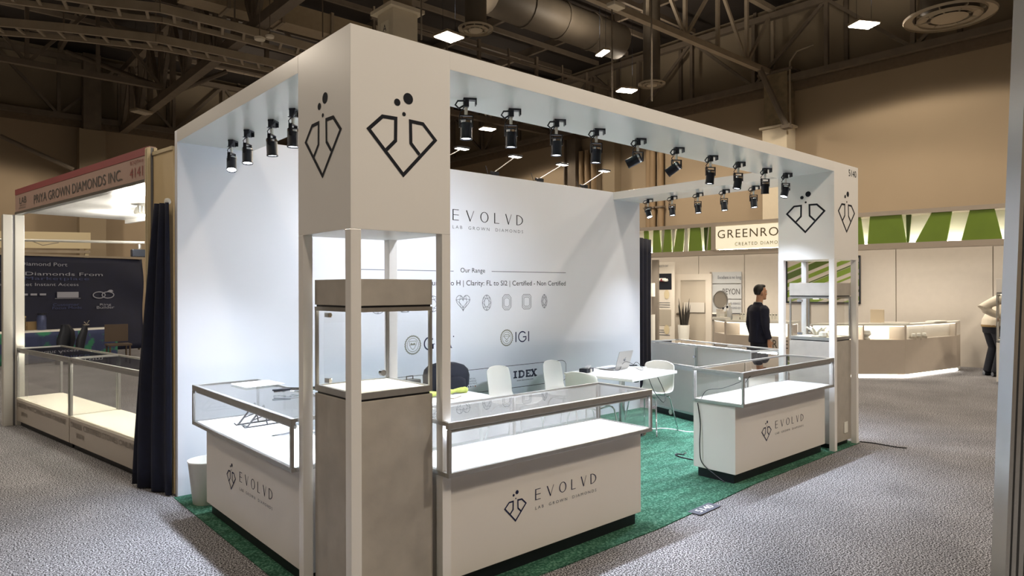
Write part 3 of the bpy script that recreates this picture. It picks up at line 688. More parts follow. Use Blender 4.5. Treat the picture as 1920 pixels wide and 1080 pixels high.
# ---- spotlights hanging from the beams
def spotlight(label, x, y, rz=0, tilt=0, tdir=0, on=True, group='booth spotlights', proto=[None]):
    """tilt leans the lamp body away from straight down, towards tdir"""
    t = thing('spotlight', label, 'spotlight', (x, y, HU), rz, group)
    if proto[0] is None:
        m = MB(); m.box(-.055, -.022, -.012, .03, .022, 0).box(-.055, -.022, -.042, -.047, .022, -.012).box(-.005, -.02, -.055, .03, .02, -.012).box(-.002, -.03, -.058, .028, .03, -.054)
        pts = [(.02, .02, -.02), (.07, .045, -.03), (.085, .04, -.055), (.06, .02, -.07), (.03, .01, -.05)]
        k = MB().tube(pts, .006, 6); k2 = MB().tube([(.02, .0, -.05), (.05, -.015, -.09), (.03, -.01, -.13)], .0035, 6); k.add(k2.v, k2.f)
        s = MB().cyl((.012, 0, -.11), (.012, 0, -.056), .011, 10); s.cyl((.012, -.012, -.068), (.012, -.016, -.068), .005, 8)
        yk = MB(); yk.box(-.045, -.012, .052, .045, .012, .058).box(-.045, -.012, -.02, -.04, .012, .058).box(.04, -.012, -.02, .045, .012, .058)
        b = MB().lathe([(.02, .032), (.036, .03), (.038, .022), (.038, -.082), (.04, -.086), (.04, -.096), (.036, -.096), (.034, -.09)], n=24, cap=False)
        ring = MB().lathe([(.0385, .006), (.0395, .006), (.0395, .02), (.0385, .02)], n=24, cap=False)
        ln = MB().lathe([(.0345, -.0885), (.02, -.0895), (.001, -.09)], n=20)
        lg = MB().box(-.006, -.0395, -.055, .006, -.0375, -.03)
        proto[0] = dict(clamp=(m.mesh('clamp', blackm, False)), cord=k.mesh('cord', blackm, True), stem=s.mesh('stem', plastic, True), yoke=yk.mesh('yoke', blackm, False),
                        body=b.mesh('lamp_body', blackm, True), ring=ring.mesh('silver_ring', chrome, True), lens=ln.mesh('lens', lens, True), off=ln.mesh('lens', mat('dark_lens', '#3a4048', .2), True), mark=lg.mesh('rating_mark', mat('pale_mark', '#c9ccd2', .5), False))
    M = proto[0]
    def part(n, me, loc=(0, 0, 0), rot=None):
        o = bpy.data.objects.new(n, me); COL.objects.link(o); o.parent = t; o.location = loc
        if rot is not None: o.rotation_euler = rot
        return o
    piv = Vector((.012, 0, -.165))
    ax = Vector((math.cos(tdir), math.sin(tdir), 0)).cross(Vector((0, 0, 1)))
    R = Matrix.Rotation(tilt, 4, ax); rot = R.to_euler()
    part('clamp', M['clamp']); part('cord', M['cord']); part('stem', M['stem']); part('yoke', M['yoke'], piv)
    b = part('lamp_body', M['body'], piv, rot); part('silver_ring', M['ring'], piv, rot); part('lens', M['lens'], piv, rot); part('rating_mark', M['mark'], piv, rot)
    aim = R.to_3x3() @ Vector((0, 0, -1))
    add_lamp('lamp_light', 'SPOT', piv+aim*.093, SPOT_W, SPOT_C, t, aim=aim, spot_size=math.radians(104), spot_blend=1, shadow_soft_size=.035)
    return t
for k, (x, y, tl, td) in enumerate([(.30, 1.357, 0, 0), (.31, 1.746, .05, 0), (.29, 2.167, .15, -1.9), (.32, 2.602, .42, -1.9)]):
    spotlight('black spotlight on the left beam, %s from the near pillar' % ordn[k], x, y, -2.4, tl, td-(-2.4))
for k, (x, tl, td) in enumerate([(1.033, 0, 0), (1.416, .04, 1), (1.852, 0, 0), (2.284, .06, 2), (2.791, 1.15, 2.1), (3.326, 1.0, 1.95), (3.859, .1, 2), (4.343, .14, 2.2), (4.862, .14, .6), (5.30, .34, 2.9)]):
    spotlight('black spotlight on the front beam, %s from the near pillar%s' % (ordn[k], ', tipped sideways' if k in (4, 5) else ''), x, .385, 2.6, tl, td-2.6)
for k, y in enumerate((2.616, 2.225, 1.833, 1.46, 1.067)):
    spotlight('black spotlight on the right beam, %s from the rear wall' % ordn[k], 5.88, y, PI/2+.8, .42 if k == 0 else .12, -PI/2-.3-(PI/2+.8))
# ---- arm lights clipped to the top of the rear wall
for k, (bx, by, hx, hy) in enumerate([(812, 318, 866, 279), (928, 327, 966, 294), (1012, 338, 1054, 309), (1095, 350, 1133, 321)]):
    b = onY(bx, by, WY+.06); b.z = H; h = onY(hx, hy, 3.55)
    t = thing('arm_light', 'flat arm light leaning back over the rear wall, %s from the left' % ordn[k], 'arm light', b, 0, 'arm lights on the rear wall')
    m = MB().box(-.03, -.04, -.005, .03, .02, .05); m.bar((0, 0, .02), (.0, .07, .06), .03).build('clip', blackm, t)
    MB().cyl(b+Vector((0, .05, .04)), h, .007, 8).build('arm', alu, t, local=False)
    MB().box(h.x-.09, h.y-.05, h.z, h.x+.09, h.y+.05, h.z+.022).build('lamp_head', blackm, t, local=False, bevel=.006)
    MB().box(h.x-.08, h.y-.04, h.z-.006, h.x+.08, h.y+.04, h.z).build('lamp_panel', mat('arm_led', '#fff8ea', emit=5), t, local=False)
    MB().tube([b+Vector((-.01, .02, .04)), b+Vector((-.08, .03, .02)), b+Vector((-.1, .05, .12))], .004, 6).build('cord', blackm, t, local=False)

# ---- furniture inside the booth
t = thing('meeting_table', 'small white meeting table with the laptop on it', 'table', (4.6, 2.05, .008), math.radians(7))
MB().box(-.52, -.46, .70, .49, .46, .732).build('tabletop', mat('white_tabletop', '#eeefec', .25), t, bevel=.006)
MB().cyl((0, 0, .03), (0, 0, .70), .035, 16).build('pole', chrome, t, smooth=True)
MB().lathe([(.28, 0), (.28, .012), (.06, .03)], n=28).build('foot', chrome, t, smooth=True)
MB().box(-.2, -.2, .685, .2, .2, .70).build('mounting_plate', blackm, t)
t = thing('desk', 'white desk under the dark backpack by the near pillar', 'desk', (1.72, 2.1, .008))
MB().box(-.66, -.33, .70, .63, .33, .732).build('tabletop', mat('white_tabletop', '#eeefec', .25), t, bevel=.006)
for sx in (-.6, .57):
    for sy in (-.28, .28): MB().cyl((sx, sy, 0), (sx, sy, .70), .02, 10).build('leg', alu, t, smooth=True)
def chair(label, x, y, rz, sc=(1, 1, 1)):
    t = thing('shell_chair', label, 'chair', (x, y, .0105), rz, 'white shell chairs'); t.scale = sc   # faces its own -y
    def shell(u, v):
        # v 0..1 from the front of the seat up over the back
        prof = [(-.22, .452), (-.19, .462), (-.06, .446), (.08, .44), (.16, .458), (.205, .52), (.225, .62), (.245, .74), (.255, .80), (.258, .825)]
        k = v*(len(prof)-1); i = min(int(k), len(prof)-2); q = k-i; yy = prof[i][0]*(1-q)+prof[i+1][0]*q; zz = prof[i][1]*(1-q)+prof[i+1][1]*q
        w = .205 + .012*math.sin(PI*v) - .045*max(0, (v-.72)/.28)**2.2 - .02*max(0, (.1-v)/.1)
        s = 2*u-1; e = abs(s)**2.4; up = max(0, min(1, (v-.4)/.25))
        return (w*s, yy - .045*e*up, zz + .03*e*(1-up) - (.035*abs(s)**3.5 if v > .85 else 0)*((v-.85)/.15 if v > .85 else 0))
    MB().grid(shell, 14, 22).build('seat_shell', plastic, t, smooth=True, solid=.011, sub=1)
    m = MB().tube([(-.15, -.13, .43), (.15, -.13, .43), (.15, .12, .425), (-.15, .12, .425)], .009, 8, closed=True); m.build('seat_frame', chrome, t, smooth=True)
    for sx in (-1, 1):
        MB().tube([(sx*.12, -.13, .428), (sx*.165, -.15, .42), (sx*.182, -.17, .39), (sx*.235, -.235, 0)], .009, 8).build('leg', chrome, t, smooth=True)
        MB().tube([(sx*.12, .12, .425), (sx*.165, .14, .415), (sx*.182, .155, .385), (sx*.235, .235, 0)], .009, 8).build('leg', chrome, t, smooth=True)
    return t
chair('white shell chair tucked under the right end of the laptop table', 4.96, 1.91, -PI/2+.08)
chair('white shell chair before the slab letters, the left of two by the wall', 3.27, 2.44, .35, (1.2, 1.05, 1.035))
chair('white shell chair near the laptop table, the right of two by the wall', 4.11, 2.44, .35, (1.2, 1.05, 1.035))
chair('white shell chair half hidden at the left end of the laptop table', 3.88, 1.88, PI/2+.15)

# laptop, gadgets and cables on the table
Zt = .741
t = thing('laptop', 'silver laptop standing open on the meeting table', 'laptop', (4.74, 2.17, Zt), math.radians(8)); lap = t     # hinge along its own x
sil = mat('laptop_silver', '#c9cacc', .35, .6)
MB().box(-.155, .0, 0, .155, .22, .014).build('base', sil, t, bevel=.004)
MB().box(-.14, .03, .014, .14, .12, .0155).build('keyboard', blackm, t)
MB().box(-.05, .135, .014, .05, .2, .015).build('touchpad', sil, t)
m = MB().obox((-.155, -.004, .012), (.31, 0, 0), (0, -.007, .002), (0, -.065, .215)); m.build('lid', sil, t, bevel=.003)
ly = Vector((0, -.065, .215)).normalized(); lo = Vector((-.155, -.0125, .0155))
MB().obox((-.148, -.003, .022), (.296, 0, 0), (0, .001, 0), (0, -.061, .2)).build('screen', mat('dark_screen', '#11141a', .15), t)
m = MB(); c0 = Vector((0, -.0125, .0145))+ly*.11; ap = []
for k in range(26):
    a = 2*PI*k/26; rr = .019*(1+.08*math.cos(2*a)-.10*max(0, math.sin(a))**8-.12*max(0, -math.sin(a))**10)
    if abs(a) < .45 or abs(a-2*PI) < .45: rr *= .78
    ap.append((rr*math.cos(a), rr*1.05*math.sin(a)))
nx = Vector((1, 0, 0)); nn = nx.cross(ly)
m.prism(ap, c0+nn*.002, nx, ly, .001); m.prism([(.001, .021), (.011, .024), (.013, .034), (.004, .03)], c0+nn*.002, nx, ly, .001)
m.build('lid_emblem', mat('mirror_grey', '#6d7076', .2, .8), t)
t = thing('gadget', 'black and silver handheld gadgets bundled on the left table end', 'gadget', (4.24, 2.28, Zt), .3)
MB().box(-.1, -.05, 0, .0, .05, .05).build('black_case', blackm, t, bevel=.008)
MB().obox((-.07, -.06, .05), (.14, .03, .01), (-.01, .05, .0), (0, 0, .015)).build('silver_strip', sil, t, bevel=.003)
MB().box(.01, -.05, 0, .1, .04, .045).build('charger', mat('dark_grey_plastic', '#3b3f47', .4), t, bevel=.008)
MB().box(-.01, -.065, 0, .01, -.045, .04).build('white_tag', plastic, t)
def cable(label, pts, r_, m, z=None, cat='cable'):
    P = [Vector(p) for p in pts]; out = []
    for i in range(len(P)-1):           # smooth through the points
        p0, p1, p2, p3 = P[max(i-1, 0)], P[i], P[i+1], P[min(i+2, len(P)-1)]
        for k in range(6):
            q = k/6; out.append(.5*((2*p1)+(p2-p0)*q+(2*p0-5*p1+4*p2-p3)*q*q+(3*p1-p0-3*p2+p3)*q**3))
    out.append(P[-1])
    return tag(MB().tube(out, r_, 7).build('cable', m, smooth=True), label, cat)
blackc = mat('black_cable', '#15171c', .5); whitec = mat('white_cable', '#e4e6e6', .5)
def tz(x, y, z=.745): return onZ(x, y, z)
cable('black cable from the gadgets past the front of the laptop', [tz(1101, 696), tz(1112, 690, .76), tz(1125, 692), tz(1140, 694), tz(1160, 694), tz(1166, 684, .80), tz(1173, 678, .85), tz(1185, 682, .80), tz(1190, 686)], .003, blackc)
cable('thin black cable looping by the small hub on the table', [tz(1187, 685, .76), tz(1193, 679, .80), tz(1200, 684, .77), tz(1206, 691), tz(1203, 694), tz(1192, 690)], .003, blackc)
t = thing('usb_hub', 'small black hub lying by the laptop', 'hub', onZ(1187, 686, Zt), -.5); MB().box(-.05, -.02, 0, .05, .02, .014).build('case', blackm, t, bevel=.004); MB().box(.052, -.006, .003, .062, .006, .011).build('plug', chrome, t)
t = thing('phone', 'white phone lying on the table right of the hub', 'phone', onZ(1200, 689, Zt), .3); MB().box(-.04, -.075, 0, .04, .075, .008).build('case', plastic, t, bevel=.003); MB().box(-.036, -.07, .008, .036, .07, .009).build('screen', mat('pale_screen', '#dfe3e8', .2), t)
cable('black cable hanging under the laptop table beside the counter glass', [(4.55, 1.62, .70), (4.6, 1.58, .55), (4.75, 1.57, .42), (4.85, 1.62, .5), (4.82, 1.7, .69)], .004, blackc)
t = thing('under_table_hook', 'small black hook under the laptop table edge', 'hook', (4.45, 1.72, .66)); MB().box(-.03, -.02, 0, .03, .02, .03).build('knob', blackm, t, bevel=.008); MB().cyl((0, 0, .03), (0, 0, .048), .008, 8).build('screw', chrome, t)
# desk things
t = thing('backpack', 'dark navy backpack standing on the desk by the rear wall', 'backpack', (2.22, 2.27, .741), -.25)
bpm = mat('backpack_fabric', '#0f1220', .8, var=.15, scale=30, bump=.1)
m = MB(); rings = []
for z, w, d in ((0, .19, .1), (.05, .22, .125), (.14, .225, .13), (.2, .21, .12), (.24, .17, .1), (.262, .1, .06)):
    rings.append([Vector((w*math.copysign(abs(math.cos(a))**.6, math.cos(a)), d*math.copysign(abs(math.sin(a))**.6, math.sin(a)), z)) for a in [2*PI*k/20 for k in range(20)]])
m.loft(rings); m.build('bag_body', bpm, t, smooth=True)
m = MB(); m.loft([[Vector((w*math.cos(a), -.125-.035*math.sin(a)*(1 if math.sin(a) > 0 else .1), z)) for a in [2*PI*k/14 for k in range(14)]] for z, w in ((.01, .12), (.04, .155), (.11, .15), (.14, .1))]); m.build('front_pocket', bpm, t, smooth=True)
MB().tube([(-.05, .02, .255), (-.04, .02, .29), (.04, .02, .29), (.05, .02, .255)], .01, 8).build('carry_loop', bpm, t, smooth=True)
MB().tube([(.06, -.128, .03), (.1, -.126, .13), (.08, -.1, .2), (.03, -.07, .245)], .004, 6).build('zip', blackm, t)
for s in (-1, 1): MB().tube([(s*.1, .1, .23), (s*.14, .16, .12), (s*.2, .12, .01)], .016, 8).build('shoulder_strap', bpm, t, smooth=True)
t = thing('cloth_roll', 'rolled yellow green cloth in front of the backpack', 'cloth', (2.05, 2.0, .741), .08)
clo = mat('lime_cloth', '#b0ba62', .9, var=.12, scale=30, bump=.3)
m = MB(); m.tube([(-.25+.05*k, .012*math.sin(k*2), .03) for k in range(10)], [.022+.006*math.sin(k*1.7) for k in range(10)], 10).build('roll', clo, t, smooth=True)
MB().lathe([(.02, 0), (.035, .02), (.03, .045), (.01, .055)], (.2, 0, .0), 10).build('knot', clo, t, smooth=True)
t = thing('case', 'black box standing on the desk behind the near pillar leg', 'case', (1.76, 2.2, .741), .2); MB().box(-.09, -.06, 0, .09, .06, .15).build('body', blackm, t, bevel=.01); MB().tube([(-.04, 0, .15), (-.04, 0, .18), (.04, 0, .18), (.04, 0, .15)], .006, 6).build('handle', blackm, t)
t = thing('notebook', 'brown notebook lying on the white desk', 'notebook', (2.0, 1.87, .741), .5); MB().box(-.08, -.05, 0, .08, .05, .006).build('cover', mat('brown_card', '#8d7f68', .7), t); MB().box(-.078, -.05, .006, .078, .048, .012).build('pages', plastic, t)
# left counter things
t = thing('paper_sheet', 'white printed sheet on top of the left glass counter', 'paper', (.345, 2.14, .9945), .06)
MB().prism([(-.15, -.15), (.15, -.15), (.15, .13), (.13, .15), (-.13, .15), (-.15, .13)], (0, 0, 0), (1, 0, 0), (0, 1, 0), .0015).build('sheet', plastic, t)
m = MB(); [m.box(-.1, -.1+.03*i, .0015, .1-.03*(i % 3), -.09+.03*i, .002) for i in range(6)]; m.build('print_lines', mat('faint_print', '#b9bcc4', .6), t)
t = thing('folding_stand', 'folded silver metal stand on top of the left counter', 'stand', (.40, 1.56, .9945), -.35)
for k in range(2):
    m = MB().tube([(-.15, -.03+.06*k, .012), (-.05, -.035+.06*k, .022), (.05, -.025+.06*k, .014), (.16, -.03+.06*k, .02)], .008, 7); m.build('arm', chrome, t, smooth=True)
for k in range(3): MB().tube([(-.1+.09*k+.028*math.cos(a), .028*math.sin(a), .012) for a in [2*PI*j/14 for j in range(14)]], .007, 6, closed=True).build('loop', chrome, t, smooth=True)
MB().box(-.16, -.05, .02, -.04, -.03, .03).build('black_grip', blackm, t); MB().box(.06, .02, .012, .18, .05, .022).build('black_grip', blackm, t)
t = thing('laptop_stand', 'dark wire laptop stand inside the left glass counter', 'stand', (.27, 1.98, .715), .08)
wire = mat('dark_wire', '#4a4d52', .35, .7)
for s in (0, .145):
    y = .07-s
    m = MB(); m.tube([(-.13, y, .02), (-.115, y, .005), (-.09, y, .004), (.16, y, .004)], .005, 7); m.build('foot_bar', wire, t)
    m = MB(); m.bar((-.1, y, .004), (.03, y, .15), .012, .008); m.build('support_bar', wire, t)
    m = MB(); m.bar((.03, y, .15), (.055, y, .004), .008, .006); m.build('support_bar', wire, t)
    MB().bar((-.06, y, .05), (.045, y, .075), .006).build('cross_link', wire, t)
MB().bar((-.1, .07, .012), (-.1, -.075, .012), .008).build('cross_bar', wire, t)
for k, (x, y, a, lb) in enumerate([(.22, 1.42, .2, 'printed sheet lying inside the left counter, nearest the front glass'), (.36, 1.58, -.1, 'printed sheet with a photo strip inside the left counter'), (.37, 1.12, .1, 'printed sheet inside the left counter behind the pillar leg')]):
    t = thing('paper_sheet', lb, 'paper', (x, y, .716), a); MB().box(-.15, -.11, 0, .15, .11, .001).build('sheet', mat('paper_blue', '#e6eaf4', .5), t)
    m = MB(); [m.box(-.12, -.09+.03*i, .001, .12-.04*((i+k) % 3), -.082+.03*i, .0014) for i in range(6)]; m.build('print_lines', mat('faint_print', '#b9bcc4', .6), t)
    if k == 1: MB().box(-.14, .04, .001, .14, .10, .0015).build('photo_strip', mat('sand_print', '#cdbf9d', .6), t)
# bin, floor marks, cables
t = thing('waste_bin', 'white waste bin between the rear wall and left counter', 'waste bin', (.14, 2.66, .008))
MB().lathe([(.105, 0), (.11, .005), (.145, .33), (.15, .335), (.15, .345), (.14, .345), (.105, .012)], n=28, cap=False).build('bucket', plastic, t, smooth=True)
MB().lathe([(.105, .008), (.02, .008)], n=28, cap=False).build('bottom', plastic, t)
t = thing('floor_sticker', 'grey floor sticker numbered 5140 at the carpet edge', 'sticker', onZ(1321, 956, 0)+Vector((0, 0, .0085)), .04)
MB().box(-.155, -.055, 0, .155, .055, .0015).build('sticker_sheet', mat('sticker_grey', '#5a5c66', .8, spec=.15), t)
m = MB(); put_text(m, '5140', (-.1, -.03, .0015), (1, 0, 0), (0, 1, 0), .2, .06); m.build('number_lettering', mat('sticker_white', '#f0f0f0', .6), t)
g = .013
cable('black cable running down the side of the right counter', [(3.69, .43, .68), (3.685, .40, .5), (3.66, .39, .3), (3.68, .38, .15), (3.69, .25, .06), (3.69, .16, g+.004)], .005, blackc)
cable('black cable end curled on the green carpet', [onZ(1299, 862, .014), onZ(1280, 858, .014), onZ(1268, 854, .014), onZ(1268, 851, .014), onZ(1279, 852, .014)], .007, blackc)
t = thing('plug', 'small silver plug tip on the curled carpet cable', 'plug', onZ(1284, 852.5, .009), .2); MB().box(-.03, -.01, 0, .03, .01, .018).build('shell', chrome, t, bevel=.004); MB().box(-.05, -.006, .004, -.03, .006, .014).build('sleeve', blackm, t)
cable('white cable lying across the green carpet by the chair', [onZ(1205, 801, .013), onZ(1222, 804, .013), onZ(1240, 803, .013), onZ(1262, 805, .013), onZ(1285, 809, .013), onZ(1304, 810, .013)], .006, whitec)
cable('thin dark cord looping inside the right counter glass', [(3.70, .40, .72), (3.72, .35, .80), (3.80, .25, .82), (3.86, .12, .88), (3.86, .0, .955), (3.80, -.01, .94), (3.76, .0, .90)], .003, blackc)
cable('dark cord stretched over the grey carpet past the far pillar', [onZ(1612, 828, .006), onZ(1640, 831, .006), onZ(1680, 838, .006), onZ(1700, 840, .006)], .006, blackc)

# ---- drapes
def drape(label, lo0, lo1, hi0, hi1, z1, folds, z0=.01, depth=.035, waist=None):
    lo0, lo1, hi0, hi1 = map(Vector, (lo0, lo1, hi0, hi1)); d = (lo1-lo0).normalized(); n = Vector((-d.y, d.x, 0))
    o = (lo0+lo1)/2; t = thing('drape', label, 'curtain', (o.x, o.y, 0))
    def fn(u, v):
        e = v**1.5; a = lo0.lerp(hi0, e); b = lo1.lerp(hi1, e); p = a.lerp(b, u)
        w = depth*(1-.35*v)*(math.sin(u*folds*2*PI+.6*math.sin(v*3))+.35*math.sin(u*folds*5.3+2*v)); p = p+n*w; p.z = z0+(z1-z0)*v
        return p
    MB().grid(fn, folds*14, 12).build('cloth', navy, t, local=False, smooth=True, solid=.006)
    return t
t = drape('dark navy drape gathered at the left end of the rear wall', (-.2, 3.62, 0), (-.03, 3.03, 0), (-.12, 3.22, 0), (-.045, 3.03, 0), 2.44, 3, depth=.026)
MB().lathe([(.02, 0), (.028, .02), (.02, .045), (.004, .05)], (-.05, 3.06, 2.43), 12).build('white_clip', plastic, t, local=False, smooth=True)
d_a, d_b = onY(1190, 640, 3.3), onY(1221, 640, 3.6); d_a.z = d_b.z = 0
drape('dark navy drape beyond the right end of the rear wall', d_a, d_b, d_a, d_b, onY(1210, 447, 3.45).z, 4, depth=.02)

# ================================================================== NEIGHBOUR ON THE LEFT (booth 4141)
A0, A1 = Vector((-.09, 3.61, 0)), Vector((-.68, 7.53, 0)); AD = (A1-A0).normalized(); AN = Vector((AD.y, -AD.x, 0)); AN = AN if AN.x > 0 else -AN   # AN points into the booth
AL = (A1-A0).length; RIGHT = -AD
t = thing('booth_fascia', 'grey pink fascia reading Priya Grown Diamonds Inc', 'fascia', A0)
def par(m, name, mt, p=None): return m.build(name, mt, p or t, local=False)
fz0, fz1 = 2.70, 2.985
par(MB().obox(A0-AD*.075+Vector((0, 0, fz0)), AD*(AL+.075), AN*.06, (0, 0, fz1-fz0)), 'fascia_panel', mat('fascia_mauve', '#a58b80', .5))
par(MB().obox(A0-AD*.075-AN*.004+Vector((0, 0, fz1-.07)), AD*(AL+.075), AN*.004, (0, 0, .07)), 'red_band', mat('fascia_red', '#8b4546', .5))
par(MB().obox(A0-AN*.008+Vector((0, 0, fz0-.03)), AD*AL, AN*.07, (0, 0, .03)), 'lower_rail', alu)
def fo(s, z): return A0+AD*s-AN*.002+Vector((0, 0, z))
fgi = mat('fascia_grey_ink', '#4f4e4c', .5); letters(t, 'PRIYA GROWN DIAMONDS INC.', fo(3.2, 2.745), RIGHT, EZ, 2.68, .105, fgi)
m = MB(); put_text(m, 'LAB', fo(3.78, 2.79), RIGHT, EZ, .28, .08); put_text(m, 'GROWN', fo(3.78, 2.76), RIGHT, EZ, .25, .018); put_text(m, 'DIAMOND', fo(3.8, 2.73), RIGHT, EZ, .27, .018)
par(m, 'name_lettering', mat('fascia_grey_ink', '#4f4e4c', .5))
m = MB(); letters(t, 'BOOTH #', fo(.33, 2.858), RIGHT, EZ, .29, .038, mat('fascia_red_ink', '#8c4a45', .5)); letters(t, '4141', fo(.34, 2.74), RIGHT, EZ, .29, .09, mat('fascia_red_ink', '#8c4a45', .5))
t = thing('booth_ceiling', 'bright white ceiling panel of the booth 4141', 'ceiling panel', A0+AN*.06)
par(MB().obox(A0+AN*.06+Vector((0, 0, fz0+.0)), AD*AL, AN*1.25, (0, 0, .03)), 'panel', white)
par(MB().obox(A0+AN*1.28+Vector((0, 0, fz0-.05)), AD*AL, AN*.04, (0, 0, .08)), 'rear_lip', white)
q = A0+AD*1.9+AN*.72
t = thing('ceiling_spot', 'lit round lamp under the booth 4141 ceiling', 'light', q+Vector((0, 0, fz0-.12)))
MB().lathe([(.09, 0), (.1, .03), (.05, .12)], n=16).build('housing', plastic, t, smooth=True); MB().cyl((0, 0, -.008), (0, 0, 0), .08, 16).build('bulb', mat('warm_bulb', '#fff6e2', emit=20), t)
for k in range(4): MB().box(-.06+.035*k, -.1, .02, -.05+.035*k, .1, .09).build('fin', alu, t)
add_lamp('lamp_light', 'POINT', (0, 0, -.04), 45, (1, .95, .85), t, shadow_soft_size=.08)
add_lamp('lamp_light', 'POINT', (0, 1.1, -.04), 30, (1, .95, .85), t, shadow_soft_size=.08)
add_lamp('lamp_light', 'POINT', (0, -1.1, -.04), 30, (1, .95, .85), t, shadow_soft_size=.08)
def upright(label, p, h, s=.08, lean=0, m=None):
    p = Vector(p); t = thing('booth_upright', label, 'post', p); m = m or alu; g = s*.5
    MB().box(-s/2+.012, -s/2+.012, 0, s/2-.012, s/2-.012, h).build('core', mat('dark_groove', '#77777a', .4, .5), t)
    for sx in (-1, 1):
        for sy in (-1, 1): MB().box(min(sx*s/2, sx*.012), min(sy*s/2, sy*.012), 0, max(sx*s/2, sx*.012), max(sy*s/2, sy*.012), h).build('rib', m, t, bevel=.003)
    if lean: t.rotation_euler = lean
    return t
upw = mat('pale_aluminium', '#cfcdc6', .4, .6)
upright('pale aluminium upright at the far end of booth 4141', A1+AD*.115, fz0-.03, .22, m=upw)
upright('cream aluminium upright at the near end of booth 4141', A0-AD*.12, 2.96, .08, m=mat('cream_aluminium', '#c4b695', .5, .2))
t = thing('booth_side_panel', 'cream filler panel behind the gathered navy drape', 'panel', A0-AD*.35)
par(MB().obox(A0-AD*.165+Vector((0, 0, .01)), -AD*.39, AN*.03, (0, 0, 2.88)), 'panel', mat('cream_panel', '#c2ad86', .6, var=.02)); par(MB().obox(A0-AD*.165-AN*.01+Vector((0, 0, 2.89)), -AD*.39, AN*.05, (0, 0, .03)), 'top_trim', mat('cream_aluminium', '#c4b695', .5, .2))
mirr = mat('satin_steel_panel', '#b8aea4', .25, .25)
def low_counter(s0, s1, label, words, off=0.0, dz=.5, shelves=True, text=True):
    t = thing('display_case', label, 'showcase', A0+AD*s0+AN*off); a = A0+AD*s0+AN*off; l = s1-s0; Z = lambda z: Vector((0, 0, z))
    B = lambda o, x, y, z0, z1, n, m, p=None: MB().obox(a+AD*o[0]+AN*o[1]+Z(z0), AD*x, AN*y, (0, 0, z1-z0)).build(n, m, p or t, local=False)
    B((.02, .04), l-.04, dz-.06, 0, .07, 'toe_kick', black); B((0, 0), l, dz, .07, .335, 'body', mirr)
    B((0, 0), l, dz, .335, .36, 'deck', deckw); B((.025, .016), l-.05, .012, .925, .96, 'lamp_housing', alu); B((.03, .03), l-.06, .012, .935, .95, 'light_strip', mat('case_led', '#fff7e4', emit=110))
    for x in (0, l-.025):
        for y in (0, dz-.025): B((x, y), .025, .025, .36, .96, 'corner_post', alu)
    for y in (0, dz-.025): B((0, y), l, .025, .96, .985, 'top_rail', alu)
    for x in (0, l-.025): B((x, .025), .025, dz-.05, .96, .985, 'end_rail', alu)
    B((.02, .02), l-.04, dz-.04, .97, .976, 'glass_top', glass); B((.025, .008), l-.05, .006, .36, .96, 'glass_front', glass)
    for x in (.008, l-.014): B((x, .025), .006, dz-.05, .36, .96, 'glass_side', glass)
    if shelves:
        for z in (.56, .76): B((.03, .1), l-.06, dz-.15, z, z+.008, 'glass_shelf', glass); B((.03, .09), l-.06, .01, z-.004, z+.014, 'shelf_edge', plastic)
    if text:
        m = MB(); put_text(m, words[0], a+AD*(l-.03)-AN*.002+Z(.25), RIGHT, EZ, l*.93, .055); put_text(m, words[1], a+AD*(l-.2)-AN*.002+Z(.15), RIGHT, EZ, None, .055); m.build('lettering', mat('etched_grey', '#665e55', .5), t, local=False)
    return t
low_counter(.12, 1.98, 'low glass case with the order certified stones lettering', ('ORDER CERTIFIED STONES ONLINE', 'WWW.'), shelves=False)
low_counter(2.0, 3.93, 'low glass case with the order matching pair lettering', ('ORDER MATCHING PAIR ONLINE', 'WWW.'), shelves=False)
low_counter(.1, 1.5, 'glass case standing behind the certified stones case', ('', ''), 1.1, .5, True, False)
low_counter(1.55, 2.9, 'glass case standing behind the matching pair case', ('', ''), 1.3, .5, True, False)
for k, (s, o, z) in enumerate(((.4, .68, 0), (1.0, .66, 0))):
    pass
jw = mat('sparkling_metal', '#f2f2f2', .1, 1)
for k in range(9):
    q = A0+AD*(.3+.3*k)+AN*(1.32 if k < 4 else 1.52)+Vector((0, 0, .77))
    t = thing('jewellery_piece', 'small bright ring on a glass shelf of the rear cases, %s from the near end' % ordn[k], 'jewellery', q, 0, 'rings on the rear shelves'); MB().lathe([(.02, 0), (.022, .012), (.01, .02)], n=10).build('stand', plastic, t); MB().tube([(.014*math.cos(a), 0, .034+.014*math.sin(a)) for a in [2*PI*j/10 for j in range(10)]], .004, 5, closed=True).build('ring', jw, t)
# pole with lamps along the back of booth 4141
pa, pb = far(-20, 449, 9.3), far(272, 455, 9.0)
t = thing('lamp_pole', 'pale horizontal lamp pole behind booth 4141', 'pole', pa); MB().cyl(pa, pb, .018, 10).build('rod', upw, t, local=False, smooth=True)
MB().tube([far(60, 452, 9.25), far(80, 460, 9.2), far(110, 455, 9.2)], .006, 6).build('cord', steell, t, local=False)
c = far(262, 458, 9.0); MB().cyl(c, c+Vector((0, 0, -.06)), .02, 8).build('clamp', alu, t, local=False)
MB().box(c.x-.1, c.y-.06, c.z-.17, c.x+.12, c.y+.06, c.z-.07).build('lamp_head', blackm, t, local=False, bevel=.01)
c = far(15, 440, 9.2); MB().obox(c+Vector((-.06, 0, .06)), (.14, 0, -.12), (0, .03, 0), (.06, 0, .08)).build('lamp_head', blackm, t, local=False); MB().cyl(c, c+Vector((.02, 0, -.12)), .012, 8).build('lamp_neck', blackm, t, local=False)
